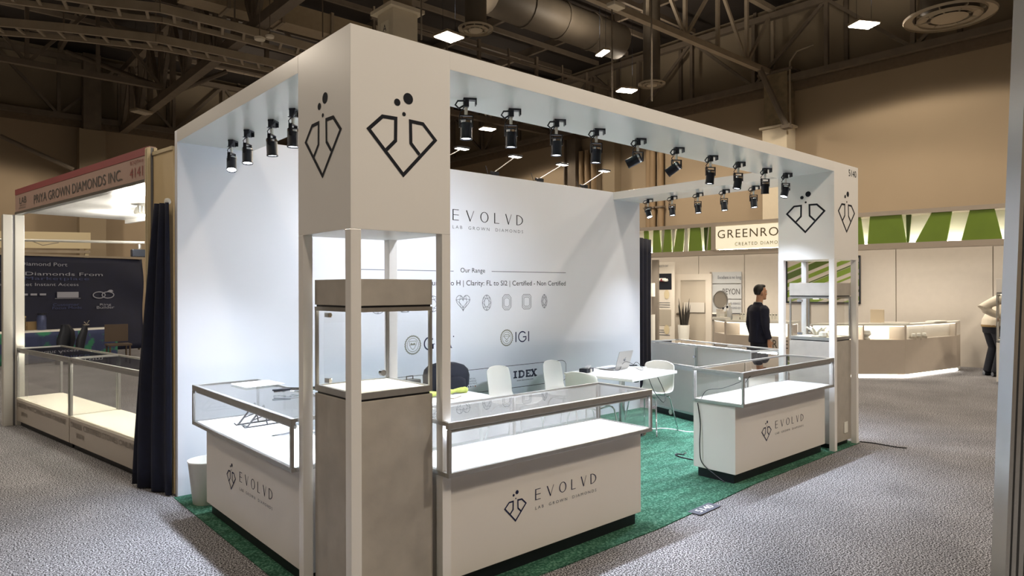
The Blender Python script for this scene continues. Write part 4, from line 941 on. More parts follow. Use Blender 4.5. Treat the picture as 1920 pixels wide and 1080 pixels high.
# dark blue banner booth farther back
YB = 17.5; b0, b1 = onY(-30, 541, YB), onY(268, 541, YB+.8)
BD = (b1-b0); BD.z = 0; BL = BD.length; BD.normalize(); BN = Vector((BD.y, -BD.x, 0))
t = thing('banner_wall', 'creased dark blue banner with white lettering far left', 'banner', (b0.x, b0.y, 0))
bz = onP(130, 482, b0, b1).z
def bfn(u, v):
    p = b0+BD*(BL*u); p.z = .05+(bz-.05)*v; cr = max(0, u-.62)/.38
    return p+BN*(.01*math.sin(9*u+4*v)+.07*cr*math.sin(10*(v+.7*u))*v)
MB().grid(bfn, 40, 16).build('cloth', bluecl, t, local=False, smooth=True, solid=.01)
MB().bar(b0+Vector((0, 0, bz-b0.z+.03)), b1+Vector((0, 0, bz-b1.z+.03)), .05).build('top_bar', steell, t, local=False)
for f in (.02, .98): q = b0+BD*BL*f; MB().cyl((q.x-BN.x*.08, q.y-BN.y*.08, 0), (q.x-BN.x*.08, q.y-BN.y*.08, bz), .03, 8).build('stand_post', steel, t, local=False)
def bt(mb, s, x0, x1, yb, h):
    a = onP(x0, yb, b0, b1); c = onP(x1, yb, b0, b1); e = onP(x0, yb-h, b0, b1); w = c-a; w.z = 0
    put_text(mb, s, a+BN*.045, w.normalized(), EZ, w.length, (e-a).length)
m = MB(); bt(m, 'The Diamond Port', 5, 125, 497, 7); bt(m, 'Buy Your Diamonds From', -60, 191, 517, 9); bt(m, 'Load & Get Instant Access', -14, 146, 536, 6); bt(m, 'Ring', 186, 207, 574, 5); bt(m, 'Builder', 180, 213, 579, 5)
m.build('white_lettering', mat('banner_white', '#9093a0', .6), t, local=False)
m = MB(); bt(m, 'Suite Marketplace', -20, 166, 526, 8); bt(m, 'Customer', 98, 147, 574, 5); bt(m, 'Focus Mode', 97, 152, 580, 5); m.build('blue_lettering', mat('banner_blue', '#333d68', .6), t, local=False)
m = MB(); a = onP(192, 553, b0, b1)+BN*.05
for dx in (-.1, .12): stroke(m, [(dx+.15*math.cos(2*PI*k/24), .085*math.sin(2*PI*k/24)) for k in range(24)], .022, a, BD, EZ, True)
m.prism([(.1, .1), (.16, .14), (.22, .14), (.26, .1), (.18, .06)], a, BD, EZ, 0)
a = onP(126, 558, b0, b1)+BN*.05; m.prism([(-.25, 0), (.25, 0), (.25, .15), (-.25, .15)], a, BD, EZ, 0); stroke(m, [(-.3, -.02), (.3, -.02)], .012, a, BD, EZ)
for dx in (-.2, 0, .2): a = onP(62, 554, b0, b1)+BN*.05; m.prism([(dx-.07, 0), (dx+.07, 0), (dx+.07, .05), (dx-.07, .05)], a, BD, EZ, 0)
m.build('white_icons', mat('banner_white', '#9093a0', .6), t, local=False)
# table in front of it
c = far(115, 613, 16.2); t = thing('draped_table', 'table under a grey blue cloth with green leaf print', 'table', (c.x, c.y, 0), math.atan2(BD.y, BD.x))
MB().box(-1.55, -.35, .72, 1.12, .35, .75).build('tabletop', plastic, t)
def skirt(u, v): return (-1.55+2.67*u, -.36-.02*math.sin(u*60)*(1-v*.6), .02+.71*v)
def leafcloth():
    m = mat('leaf_print_cloth', '#333c5e', .85); nt = m.node_tree; b = nt.nodes['Principled BSDF']
    n = nt.nodes.new('ShaderNodeTexNoise'); n.inputs['Scale'].default_value = 3.5; n.inputs['Detail'].default_value = 4; tc = nt.nodes.new('ShaderNodeTexCoord'); nt.links.new(tc.outputs['Object'], n.inputs['Vector'])
    r = nt.nodes.new('ShaderNodeValToRGB'); r.color_ramp.elements[0].position = .52; r.color_ramp.elements[0].color = lin('#333c5e'); r.color_ramp.elements[1].position = .60; r.color_ramp.elements[1].color = lin('#2f7357')
    nt.links.new(n.outputs['Fac'], r.inputs['Fac']); nt.links.new(r.outputs['Color'], b.inputs['Base Color']); return m
MB().grid(skirt, 90, 6).build('skirt', leafcloth(), t, smooth=True, solid=.008)
def leg4(t, xs, ys, h, m):
    for x in xs:
        for y in ys: MB().cyl((x, y, 0), (x, y, h), .02, 8).build('leg', m, t)
leg4(t, (-1.4, 1.0), (-.25, .25), .72, steel)
def on_table(x, y): p = far(x, y, 16.1); return (p.x, p.y, .75)
t = thing('flask', 'blue grey flask on the leaf print table', 'flask', on_table(78, 610)); MB().lathe([(.09, 0), (.1, .02), (.1, .28), (.085, .33), (.085, .36)], n=16).build('body', mat('flask_blue', '#3d4668', .35, .3), t, smooth=True); MB().lathe([(.09, .36), (.09, .4)], n=16).build('cap', blackm, t)
t = thing('carton', 'brown cardboard box on the leaf print table', 'box', on_table(60, 611), .2); MB().box(-.11, -.08, 0, .11, .08, .2).build('box_body', mat('cardboard', '#8a7452', .8), t); MB().box(-.112, -.02, .1, .112, .02, .202).build('tape', mat('tape', '#a08a64', .5), t)
t = thing('carton', 'tall grey box on the table behind the pale upright', 'box', on_table(41, 610), .1); MB().box(-.07, -.07, 0, .07, .07, .34).build('box_body', mat('box_grey', '#55503f', .8), t); MB().box(-.072, -.072, .3, .072, .072, .33).build('label_band', mat('tape', '#a08a64', .5), t)
for k, (x, lb) in enumerate(((124, 'dark padded strap, the wider left one, beyond the glass cases'), (152, 'dark narrow strap with silver clip beyond the glass cases'))):
    c = far(x, 636, 15.3); t = thing('bag_strap', lb, 'strap', (c.x, c.y, .02), math.atan2(BD.y, BD.x))
    w = .17 if k == 0 else .09
    MB().loft([[Vector((cx+ww*math.cos(a), .05*math.sin(a), z)) for a in [2*PI*j/10 for j in range(10)]] for z, ww, cx in ((0, w, -.05), (.35, w, -.03), (.56, w*1.15, 0), (.75, w*.9, .02 if k == 0 else .06), (.9, w*.5, -.02 if k == 0 else .09))]).build('strap_body', blackm, t, smooth=True)
    if k == 1:
        MB().tube([(.05, -.02, .96), (.08, -.02, .93), (.1, -.02, .9), (.12, -.02, .93), (.16, -.02, .99)], .012, 6).build('clip', chrome, t); MB().box(.04, -.05, .88, .15, .02, .905).build('buckle', chrome, t)
t = thing('folding_chair', 'brown chair at the right edge of the leaf print table', 'chair', far(222, 640, 15.6)*1, 0); t.location.z = 0; br_ = mat('brown_wood', '#4a3d31', .7)
MB().box(-.24, -.22, .42, .24, .22, .46).build('seat', br_, t); MB().box(-.24, .19, .5, .24, .23, .9).build('backrest', br_, t); leg4(t, (-.2, .2), (-.18, .2), .42, br_)
t = thing('header_panel', 'plain cream header panel beyond the dark blue banner', 'panel', far(60, 448, 24)); a = far(-40, 448, 24); b = far(170, 448, 25)
MB().obox((a.x, a.y, onP(60, 465, a, b).z), (b.x-a.x, b.y-a.y, 0), (0, .1, 0), (0, 0, .6)).build('panel', mat('cream_header', '#d3c4a0', .7), t, local=False)
for q in (a, b-(b-a)*.03): MB().box(q.x-.06, q.y+.1, 0, q.x+.06, q.y+.22, onP(60, 436, a, b).z).build('post', mat('cream_header', '#d3c4a0', .7), t, local=False)
MB().obox((a.x, a.y+.02, onP(60, 471, a, b).z-.05), (b.x-a.x, b.y-a.y, 0), (0, .06, 0), (0, 0, .1)).build('lower_rail', steell, t, local=False)

# ================================================================== THE STAND WITH THE GREEN FASCIA (right)
G1, G0 = far(1920, 541, 11.77), far(1185, 541, 16.8); G0.z = G1.z = 0
GD = (G1-G0).normalized(); GN = Vector((-GD.y, GD.x, 0)); GL = (G1-G0).length           # GD runs to the right, GN away from us
if GN.dot(_f) < 0: GN = -GN
fasc = mat('greige_trim', '#a89c8e', .6); fw = mat('fascia_white', '#e2dcd2', .6)
t = thing('booth_fascia', 'long greige fascia with slanted green panels and lit sign', 'fascia', G0)
def gp(m, n, mt, p=None): return m.build(n, mt, p or t, local=False)
Zv = lambda z: Vector((0, 0, z))
zt0, zt1, zb0, zb1 = 3.13, 3.215, 2.475, 2.585
gp(MB().obox(G0+Zv(zt0), GD*GL, GN*.35, (0, 0, zt1-zt0)), 'top_band', fasc)
gp(MB().obox(G0+Zv(zb0), GD*GL, GN*.35, (0, 0, zb1-zb0)), 'bottom_band', fasc)
gp(MB().obox(G0+GN*.3+Zv(zb1), GD*GL, GN*.03, (0, 0, zt0-zb1)), 'back_panel', fw)
gp(MB().obox(G0+GN*.16+Zv(zb1), GD*GL, GN*.03, (0, 0, .015)), 'light_strip', mat('fascia_led', '#fffbe8', emit=30))
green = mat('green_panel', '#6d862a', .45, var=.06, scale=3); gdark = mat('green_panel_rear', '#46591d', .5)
SL = [(59, 86, 62, 91, 0), (123, 158, 118, 172, 0), (200, 235, 187, 243, 0), (284, 328, 258, 318, 0), (372, 435, 360, 450, 0), (452, 485, 457, 470, 1), (502, 536, 488, 536, 0)]
SL = [(1190+a/3.6, 1190+b/3.6, 1190+c/3.6, 1190+d/3.6, e) for a, b, c, d, e in SL]
SL += [(1590+a/3, 1590+b/3, 1590+c/3, 1590+d/3, e) for a, b, c, d, e in [(50, 70, 52, 90, 0), (122, 300, 108, 328, 0), (470, 585, 378, 555, 0), (685, 825, 637, 868, 0), (320, 350, 322, 335, 1)]]
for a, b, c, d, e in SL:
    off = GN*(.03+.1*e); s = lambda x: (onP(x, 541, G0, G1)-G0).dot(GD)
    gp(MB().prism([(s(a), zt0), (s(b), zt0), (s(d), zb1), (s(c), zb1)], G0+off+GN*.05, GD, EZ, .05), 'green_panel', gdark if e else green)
# white slats between some of the panels
for a, b, c, d in [(172, 190, 168, 182), (240, 262, 244, 252), (330, 345, 318, 350), (486, 498, 472, 484)]:
    s = lambda x: (onP(1190+x/3.6, 541, G0, G1)-G0).dot(GD)
    gp(MB().prism([(s(a), zt0), (s(b), zt0), (s(d), zb1), (s(c), zb1)], G0+GN*.13, GD, EZ, .04), 'white_slat', fw)
s0 = (onP(1343, 541, G0, G1)-G0).dot(GD); s1 = (onP(1530, 541, G0, G1)-G0).dot(GD)
box = MB().obox(G0+GD*s0-GN*.03+Zv(zb1+.02), GD*(s1-s0), GN*.12, (0, 0, zt0-zb1-.03)); sg = gp(box, 'sign_box', mat('lit_sign_face', '#f3ecd2', .5, emit=.48))
m = MB(); q = lambda x, y: onP(1190+x/3.6, 380+y/3.6, G0, G1)
letters(sg, 'GREENROCKS', G0+GD*((q(563, 0)-G0).dot(GD))-GN*.03+Zv(2.845), GD, EZ, (q(1160, 0)-q(563, 0)).dot(GD), .19, mat('brown_ink', '#5a4a38', .5), 1.15)
put_text(m, 'CREATED DIAMONDS', G0+GD*((q(680, 0)-G0).dot(GD))-GN*.03+Zv(2.665), GD, EZ, (q(1045, 0)-q(680, 0)).dot(GD), .075, 1.35)
m.build('sign_lettering', mat('brown_ink', '#5a4a38', .5), sg, local=False)
gp(MB().obox(G0+GD*(s0-.12)-GN*.01+Zv(zb1), GD*.12, GN*.3, (0, 0, zt0-zb1)), 'divider_post', fasc)
# soffit with downlights
so = thing('booth_soffit', 'pale soffit behind the greige fascia', 'soffit', G0)
MB().obox(G0+GN*.35+Zv(2.62), GD*GL, GN*1.0, (0, 0, .05)).build('panel', fw, so, local=False)
for k, (x, w) in enumerate(((1241, 0), (1256, 0), (1322, 0), (1398, 0), (1722, 1), (1282, 0))):
    p = onP(x, 541, G0+GN*.7, G1+GN*.7); t = thing('downlight', 'small recessed downlight under the greige fascia, %s' % ['leftmost', 'second from the left', 'under the last green panel', 'under the lit sign', 'right of the far pillar', 'third from the left'][k], 'light', (p.x, p.y, 2.60), 0, 'downlights under the green fascia')
    MB().cyl((0, 0, 0), (0, 0, .02), .09, 14).build('rim', plastic, t, smooth=True); MB().cyl((0, 0, -.006), (0, 0, 0), .07, 14).build('bulb', mat('down_bulb', '#fff4e0', emit=10), t)
    add_lamp('lamp_light', 'SPOT', (0, 0, -.05), 48, (1, .9, .76), t, aim=(GN.x*.35, GN.y*.35, -1), spot_size=math.radians(140), spot_blend=.7, shadow_soft_size=.06)
for x in (1560, 1650, 1830):
    p = onP(x, 541, G0+GN*.8, G1+GN*.8); add_lamp('soffit_lamp', 'SPOT', (p.x, p.y, 2.58), 50, (1, .9, .78), None, aim=(GN.x*.35, GN.y*.35, -1), spot_size=math.radians(150), spot_blend=.6, shadow_soft_size=.1)
# back wall of that stand
BW0, BW1 = G0+GN*2.6-GD*1.0, G1+GN*2.6+GD*1.5
bw = thing('stand_back_wall', 'pale greige back wall behind the lit counters', 'wall panel', BW0); bwm = mat('greige_wall', '#c1bab0', .7, var=.02)
cuts = [BW0]+[onP(x, 541, BW0, BW1) for x in (1310, 1396, 1520, 1680, 1862)]+[BW1]
for a, b in zip(cuts, cuts[1:]):
    a = Vector((a.x, a.y, 0)); b = Vector((b.x, b.y, 0)); MB().obox(a+GD*.008, (b-a)-GD*.016, GN*.08, (0, 0, 2.62)).build('panel', bwm, bw, local=False)
MB().obox(BW0+GN*.03, BW1-BW0, GN*.03, (0, 0, 2.6)).build('seam_backing', mat('seam_grey', '#857c70', .8), bw, local=False)
def bq(x, y, off=.0): return onP(x, y, BW0-GN*off, BW1-GN*off)
def flat(t, n, m, x0, y0, x1, y1, off, d=.02, x0b=None):
    a, b = bq(x0, y1, off), bq(x1, y1, off); h = bq((x0+x1)/2, y0, off).z-bq((x0+x1)/2, y1, off).z; b.z = a.z
    return MB().obox(a, b-a, GN*d, (0, 0, h)).build(n, m, t, local=False)
def lab(t, n, m, s, x0, y0, x1, y1, off):
    a, b = bq(x0, y1, off), bq(x1, y1, off); b.z = a.z; mb = MB(); put_text(mb, s, a, GD, EZ, (b-a).length, bq((x0+x1)/2, y0, off).z-bq((x0+x1)/2, y1, off).z); return mb.build(n, m, t, local=False)
# left: tall poster, glass door, window with display
t = thing('poster_board', 'tall white poster board with dark jewel photo and text', 'poster', bq(1248, 640, .5)); t.location.z = .02
flat(t, 'board', mat('poster_white', '#d9d2c6', .6), 1233, 490, 1265, 700, .5, .03); flat(t, 'dark_photo', mat('dark_photo', '#151a24', .4), 1233, 513, 1259, 543, .51, .008)
lab(t, 'heading', inkg, 'BOOTH 5047', 1236, 497, 1253, 501, .51)
for k in range(4): a = bq(1238+3.5*k, 527+(k % 2), .525); MB().lathe([(.05, 0), (.07, .03), (.05, .08)], n=10).build('jewel', plastic if k != 1 else mat('jewel_red', '#7a3038', .4), t, local=True).location = a-t.location
for y in (567, 571, 575, 618, 622, 627): flat(t, 'text_line', inkg, 1234, y, 1256 if y % 2 else 1250, y+1, .51, .004)
for x, y in ((1250, 552), (1250, 618)): a = bq(x, y, .512); mm = MB(); disc(mm, (0, 0), .08, a, GD, EZ, 16, ry=.13); mm.build('drop_mark', mat('sand_print', '#cdbf9d', .6), t, local=False)
flat(t, 'product_photo', mat('faint_grey', '#aaa294', .6), 1236, 580, 1258, 610, .51, .004)
t = thing('stand_post', 'grey steel post left of the poster board', 'post', bq(1227, 640, 1.2)); t.location.z = 0
a = bq(1222.5, 640, 1.2); b = bq(1233, 640, 1.2); MB().obox((a.x, a.y, 0), (b.x-a.x, b.y-a.y, 0), GN*.1, (0, 0, 2.47)).build('shaft', mat('post_grey', '#7d756b', .5), t, local=False); MB().obox((a.x, a.y, 0), (b.x-a.x, b.y-a.y, 0), -GN*.02, (0, 0, .12)).build('base_plate', steel, t, local=False)
for k, (y0, y1) in enumerate(((531, 556), (590, 640))):
    t = thing('wall_box', ['small white box beside the dark drape, upper', 'tall white box beside the dark drape, lower'][k], 'box', bq(1221, y1, 1.4)); a = bq(1218, y1, 1.4); b = bq(1225, y1, 1.4); h = bq(1221, y0, 1.4).z-a.z; z0 = a.z
    if k: z0, h = .0, h+a.z
    MB().obox((a.x, a.y, z0), (b.x-a.x, b.y-a.y, 0), GN*.1, (0, 0, h)).build('body', plastic, t, local=False); MB().obox((a.x, a.y, z0+h), (b.x-a.x, b.y-a.y, 0), GN*.1, (0, 0, .012)).build('lid', fasc, t, local=False)
t = thing('door_1', 'white framed glass door with a round knob', 'door', bq(1297, 640, .1)); t['kind'] = 'structure'; t.location.z = 0
dw = mat('door_white', '#cfc7bb', .5)
def dpc(n, m, x0, x1, z0, z1, off, d): a = bq(x0, 640, off); b = bq(x1, 640, off); return MB().obox((a.x, a.y, z0), (b.x-a.x, b.y-a.y, 0), GN*d, (0, 0, z1-z0)).build(n, m, t, local=False)
dpc('door_stile', dw, 1266, 1276, 0, 2.1, .12, .08); dpc('door_stile', dw, 1323, 1334, 0, 2.1, .12, .08); dpc('door_rail', dw, 1276, 1323, 1.93, 2.1, .12, .08); dpc('door_rail', dw, 1276, 1323, 0, .25, .12, .08)
dpc('door_pane', mat('frosted_pane', '#b8afa1', .25), 1276, 1323, .25, 1.93, .09, .02); dpc('door_notice', mat('notice_pane', '#c9c4bb', .3), 1283, 1321, 1.05, 1.32, .13, .01)
a = bq(1271, 591, .16); MB().lathe([(.02, 0), (.045, .02), (.045, .05), (.02, .07)], n=14).build('door_knob', mat('brass_grey', '#7f776c', .3, .8), t, local=True).location = a-t.location
t = thing('potted_plant', 'dark upright leafed plant in a pot before the glass door', 'plant', bq(1282, 640, .55)); t.location.z = .0
MB().lathe([(.12, 0), (.15, .5), (.16, .72), (.14, .72), (.13, .66)], n=16).build('pot', plastic, t, smooth=True)
for k in range(9):
    a = k*.7; r_ = .05+.02*(k % 3); hh = .55+.28*((k*7) % 5)/5; b = Vector((r_*math.cos(a), r_*math.sin(a), .66)); e = b+Vector((.09*math.cos(a), .09*math.sin(a), hh))
    MB().loft([[b+Vector((.035*math.cos(j*PI/2), .02*math.sin(j*PI/2), 0)) for j in range(4)], [b.lerp(e, .5)+Vector((.045*math.cos(j*PI/2), .012*math.sin(j*PI/2), 0)) for j in range(4)], [e+Vector((.004*math.cos(j*PI/2), .004*math.sin(j*PI/2), 0)) for j in range(4)]]).build('leaf', mat('dark_leaf', '#2c2a26', .5, var=.2), t)
t = thing('window_poster', 'grey panel reading Excellent is no longer Beyond', 'poster', bq(1362, 600, .05)); pg = mat('poster_blue_grey', '#b3b6b8', .4)
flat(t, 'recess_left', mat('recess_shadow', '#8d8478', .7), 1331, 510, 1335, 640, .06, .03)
for y0, y1 in ((510, 531.5), (532.5, 560), (561, 587)): flat(t, 'board', pg, 1335, y0, 1390, y1, .05, .03)
lab(t, 'lettering', inkg, 'Excellent is no longer', 1346, 517, 1408, 525, .055) if False else lab(t, 'lettering', inkg, 'Excellent is no long', 1346, 517, 1389.5, 525, .055)
lab(t, 'lettering', mat('dark_grey_ink', '#4a4846', .5), 'BEYON', 1355, 541, 1387, 552, .055); lab(t, 'lettering', inkg, 'DIAMOND PERFEC', 1352, 567, 1389, 571, .055); lab(t, 'lettering', inkg, 'BEYOND EX', 1366, 575, 1389, 579, .055)
flat(t, 'lower_board', mat('shade_grey', '#5d5a58', .5), 1335, 587, 1392, 602, .05, .03); flat(t, 'sill', plastic, 1335, 586, 1362, 589, .08, .05)
# lit counters
lit = mat('lit_niche', '#fffaee', .5, emit=1.35); cb = mat('greige_counter', '#beb3a6', .55, var=.02)
def lit_counter(label, pts, zt, nz0, nz1, niches, text=None, glow=True, cat='counter'):
    """pts: front line on the floor, left to right"""
    pts = [Vector((p.x, p.y, 0)) for p in pts]; t = thing('lit_counter', label, cat, pts[0])
    back = [p+GN*.55 for p in pts]; n = len(pts)
    def slab(z0, z1, name, m, ins=0):
        a = [p+GN*ins for p in pts]; b = MB(); v = a+back[::-1]; k = len(v)
        b.add([p+Vector((0, 0, z0)) for p in v]+[p+Vector((0, 0, z1)) for p in v], [tuple(range(k))[::-1], tuple(range(k, 2*k))]+[(i, (i+1) % k, k+(i+1) % k, k+i) for i in range(k)])
        return b.build(name, m, t, local=False)
    slab(.07, nz0, 'body', cb); slab(nz1, zt, 'top_slab', plastic); slab(0, .07, 'plinth', plastic, .08)
    slab(nz0, nz1, 'rear_fill', fw, .38)
    for seg, f0, f1 in niches:
        a, b = pts[seg], pts[seg+1]; d = b-a; p = a+d*f0; w = d*(f1-f0); nn = Vector((d.y, -d.x, 0)).normalized()
        if nn.dot(GN) < 0: nn = -nn
        MB().obox(p+nn*.3+Zv(nz0), w, nn*.02, (0, 0, nz1-nz0)).build('lit_back', lit, t, local=False)
        MB().obox(p+nn*.002+Zv(nz0), w, nn*.008, (0, 0, nz1-nz0)).build('niche_glass', glass, t, local=False)
        MB().obox(p+nn*.01+Zv(nz1-.012), w, nn*.28, (0, 0, .01)).build('light_strip', mat('niche_led', '#fff6e6', emit=3), t, local=False)
    done = set()
    for i in range(n-1):
        segs = sorted((f0, f1) for s, f0, f1 in niches if s == i); e = 0; a, b = pts[i], pts[i+1]; d = b-a; nn = Vector((d.y, -d.x, 0)).normalized(); nn = nn if nn.dot(GN) > 0 else -nn
        for f0, f1 in segs+[(1, 1)]:
            if f0-e > .004: MB().obox(a+d*e+Zv(nz0), d*(f0-e), nn*.3, (0, 0, nz1-nz0)).build('divider', cb, t, local=False)
            e = f1
    if glow:
        for a, b in zip(pts, pts[1:]): MB().bar(a+GN*.06+Zv(.035), b+GN*.06+Zv(.035), .03, .03).build('floor_light', mat('floor_led', '#fff8ee', emit=16), t, local=False)
    return t
c0 = onZ(1560, 708, 0); c1 = onZ(1697, 709, 0); c2 = onZ(1794, 696, 0); c0 = c1-(c1-onZ(1600, 708.5, 0)).normalized()*1.75
zc = onP(1690, 607.5, c0, c1).z; n0 = onP(1650, 637, c0, c1).z; n1 = onP(1650, 611, c0, c1).z
l01 = (c1-c0).length; fq = lambda x: ((onP(x, 640, c0, c1)-c0).length)/l01
lit_counter('lit greige counter with glowing niches and floor light', [c0, c1, c2], zc, n0, n1, [(0, .03, fq(1591)-.01), (0, fq(1592), fq(1681)), (1, .03, .98)])
p = onP(1645, 609, c0+GN*.3, c1+GN*.3); t = thing('price_panel', 'cream upright panel standing on the lit right counter', 'panel', (p.x, p.y, zc+.001), math.atan2(GD.y, GD.x))
MB().box(-.12, -.02, 0, .12, .02, .27).build('panel', mat('cream_card', '#dccdb4', .6), t, bevel=.01); MB().box(-.14, -.05, 0, .14, .05, .015).build('foot', plastic, t)
for k, (x, w, lb) in enumerate(((1660, .5, 'white tray lying on the lit right counter, left one'), (1740, .45, 'white tray lying on the lit right counter, right one'))):
    a = onP(x+16, 609, c0+GN*.25, c1+GN*.25) if k == 0 else c1.lerp(c2, .55)+GN*.25; t = thing('tray', lb, 'tray', (a.x, a.y, zc), math.atan2((c1-c0).y, (c1-c0).x) if k == 0 else math.atan2((c2-c1).y, (c2-c1).x)); MB().box(-w/2, -.1, 0, w/2, .1, .02).build('tray_base', plastic, t, bevel=.005); MB().box(-w/2+.02, -.08, .02, w/2-.02, .08, .026).build('pad', fw, t)
for k, lb in enumerate(('grey jewellery riser in the right lit niche, left one', 'grey jewellery riser in the right lit niche, middle one', 'grey jewellery riser in the right lit niche, right one')):
    a = c1.lerp(c2, .13+.1*k)+GN*.14; t = thing('jewellery_riser', lb, 'jewellery stand', (a.x, a.y, n0), .3); MB().box(-.06, -.05, 0, .06, .05, .04).build('block', mat('faint_grey', '#aaa294', .6), t); MB().box(-.045, -.035, .04, .045, .035, .1).build('bust', plastic, t, bevel=.01)
a = c1-(c1-c0).normalized()*.75+GN*.12; t = thing('jewellery_bust', 'white jewellery bust in the left lit niche', 'jewellery stand', (a.x, a.y, n0)); MB().lathe([(.07, 0), (.08, .02), (.03, .06)], n=14).build('foot', plastic, t, smooth=True); MB().lathe([(.05, .05), (.1, .1), (.08, .17), (.03, .2)], n=14).build('bust', plastic, t, smooth=True)
d0 = onZ(1336, 667, 0); d1 = onZ(1360, 673.5, 0); d2 = d1+GD*2.1
d0 = far(1338, 541, 15.1); d1 = far(1361, 541, 14.3); d0.z = d1.z = 0; d2 = d1+GD*1.35
zc2 = onP(1400, 601, d1, d2).z; m0 = onP(1380, 628, d1, d2).z; m1 = onP(1380, 604.5, d1, d2).z; l12 = (d2-d1).length; fr_ = lambda x: (onP(x, 620, d1, d2)-d1).length/l12
t = lit_counter('lit greige counter with large letters behind the standing man', [d0, d1, d2], zc2, m0, m1, [(0, .05, .88), (1, .01, fr_(1446)), (1, fr_(1458), .98)], glow=False)
a = d1+GD*(fr_(1374)*l12)-GN*.004; letters(t, 'GREENROCKS', a+Zv(onP(1400, 650, d1, d2).z), GD, EZ, 1.28, .17, mat('dark_brown_ink', '#3b3129', .5), 1.25)
def on_c(x, back=.2): p = onP(x, 600, d1+GN*back, d2+GN*back); return (p.x, p.y, zc2)
ga = math.atan2(GD.y, GD.x)
t = thing('round_mirror', 'round table mirror among the bottles on the lit counter', 'mirror', on_c(1351, .42), ga)
MB().tube([(.16*math.cos(a), 0, .42+.19*math.sin(a)) for a in [2*PI*k/24 for k in range(24)]], .014, 8, closed=True).build('rim', alu, t, smooth=True); MB().cyl((0, 0, .0), (0, 0, .24), .012, 8).build('stem', alu, t); MB().lathe([(.09, 0), (.08, .02)], n=16).build('foot', alu, t); MB().add([(.15*math.cos(a), 0, .42+.18*math.sin(a)) for a in [2*PI*k/24 for k in range(24)]], [tuple(range(24))]).build('painted_mirror_face', mat('painted_mirror_face', '#b5aea2', .3), t)  # mirror disc: plain light grey painted in place of its reflection
def bottle(label, x, back, s, capm, bm=None):
    t = thing('bottle', label, 'bottle', on_c(x, back), 0); MB().lathe([(.045*s, 0), (.05*s, .02*s), (.05*s, .2*s), (.02*s, .26*s), (.02*s, .3*s)], n=14).build('body', bm or plastic, t, smooth=True); MB().lathe([(.024*s, .29*s), (.024*s, .34*s), (.01*s, .345*s)], n=12).build('cap', capm, t, smooth=True)
bottle('clear water bottle standing on the lit counter', 1368, .12, 1.05, plastic, mat('bottle_clear', '#c9ccce', .15)); bottle('white pump bottle with dark cap, left on the lit counter', 1356, .25, .75, blackm); bottle('white pump bottle with black cap beside the water bottle', 1363.5, .3, .85, blackm)
for k, (x, w, h, b, lb) in enumerate([(1349, .1, .22, .22, 'white card box under the round mirror'), (1355, .1, .17, .16, 'narrow white box left of the water bottle'), (1380, .14, .12, .12, 'low white box right of the water bottle')]):
    t = thing('card_box', lb, 'box', on_c(x, b), ga+.15*k); MB().box(-w/2, -.05, 0, w/2, .05, h).build('body', plastic, t, bevel=.006); MB().box(-w/2-.002, -.052, h*.75, w/2+.002, .052, h+.002).build('lid', fw, t)
t = thing('tray', 'shallow white tray under the bottles on the lit counter', 'tray', on_c(1353, .08), ga); MB().box(-.2, -.04, 0, .2, .04, .05).build('tray_base', plastic, t, bevel=.005); MB().box(-.18, -.03, .05, .18, .03, .055).build('liner', fw, t)
t = thing('dark_case', 'dark box behind the low white box on the lit counter', 'box', on_c(1385, .4), ga); MB().box(-.12, -.06, 0, .12, .06, .13).build('body', blackm, t, bevel=.006); MB().box(-.1, -.065, .05, .1, -.06, .09).build('label_strip', plastic, t)
for k, (x, lb) in enumerate([(1391, 'white jewellery box left of the man, first'), (1396, 'white jewellery box left of the man, second'), (1440, 'white jewellery box right of the man, first in the row'), (1445.5, 'white jewellery box right of the man, second in the row'), (1451, 'white jewellery box right of the man, third in the row'), (1456.5, 'white jewellery box right of the man, fourth in the row')]):
    t = thing('jewellery_box', lb, 'box', on_c(x, .22), ga, 'white boxes on the lit counter'); MB().box(-.027, -.03, 0, .027, .03, .15).build('body', plastic, t, bevel=.008); MB().box(-.012, -.032, .115, .012, -.03, .132).build('mark', blackm, t)
t = thing('long_tray', 'long white tray under the row of jewellery boxes', 'tray', on_c(1450, .06), ga); MB().box(-.25, -.04, 0, .25, .04, .03).build('tray_base', plastic, t, bevel=.005); MB().box(-.23, -.03, .03, .23, .03, .035).build('liner', fw, t)
# framed leaf picture behind the far pillar
t = thing('framed_picture', 'framed picture of green diagonal leaf bands', 'picture', bq(1545, 530, .03))
pa, pb = bq(1474, 568, .04), bq(1614, 568, .04); pb.z = pa.z; pw = (pb-pa).length; ph = bq(1545, 481, .04).z-pa.z
MB().obox(pa, pb-pa, GN*.02, (0, 0, ph)).build('print', mat('picture_grey', '#b7aea4', .5), t, local=False)
m = MB(); th = .035
m.obox(pa-GN*.02, pb-pa, GN*.02, (0, 0, th)).obox(pa-GN*.02+Zv(ph-th), pb-pa, GN*.02, (0, 0, th)).obox(pa-GN*.02, GD*th, GN*.02, (0, 0, ph)).obox(pb-GD*th-GN*.02, GD*th, GN*.02, (0, 0, ph)); m.build('frame', blackm, t, local=False)
def clip_band(c, w):
    out = []
    sl = .42
    poly = [(th, c+sl*th), (pw-th, c+sl*(pw-th)), (pw-th, c+w+sl*(pw-th)), (th, c+w+sl*th)]
    def cl(p, f, inter):
        r = []
        for i in range(len(p)):
            a, b = p[i-1], p[i]
            if f(a) != f(b): r.append(inter(a, b))
            if f(b): r.append(b)
        return r
    for z, up in ((th, True), (ph-th, False)):
        poly = cl(poly, (lambda q: q[1] >= z) if up else (lambda q: q[1] <= z), lambda a, b: (a[0]+(b[0]-a[0])*(z-a[1])/(b[1]-a[1]), z))
        if not poly: return None
    return poly
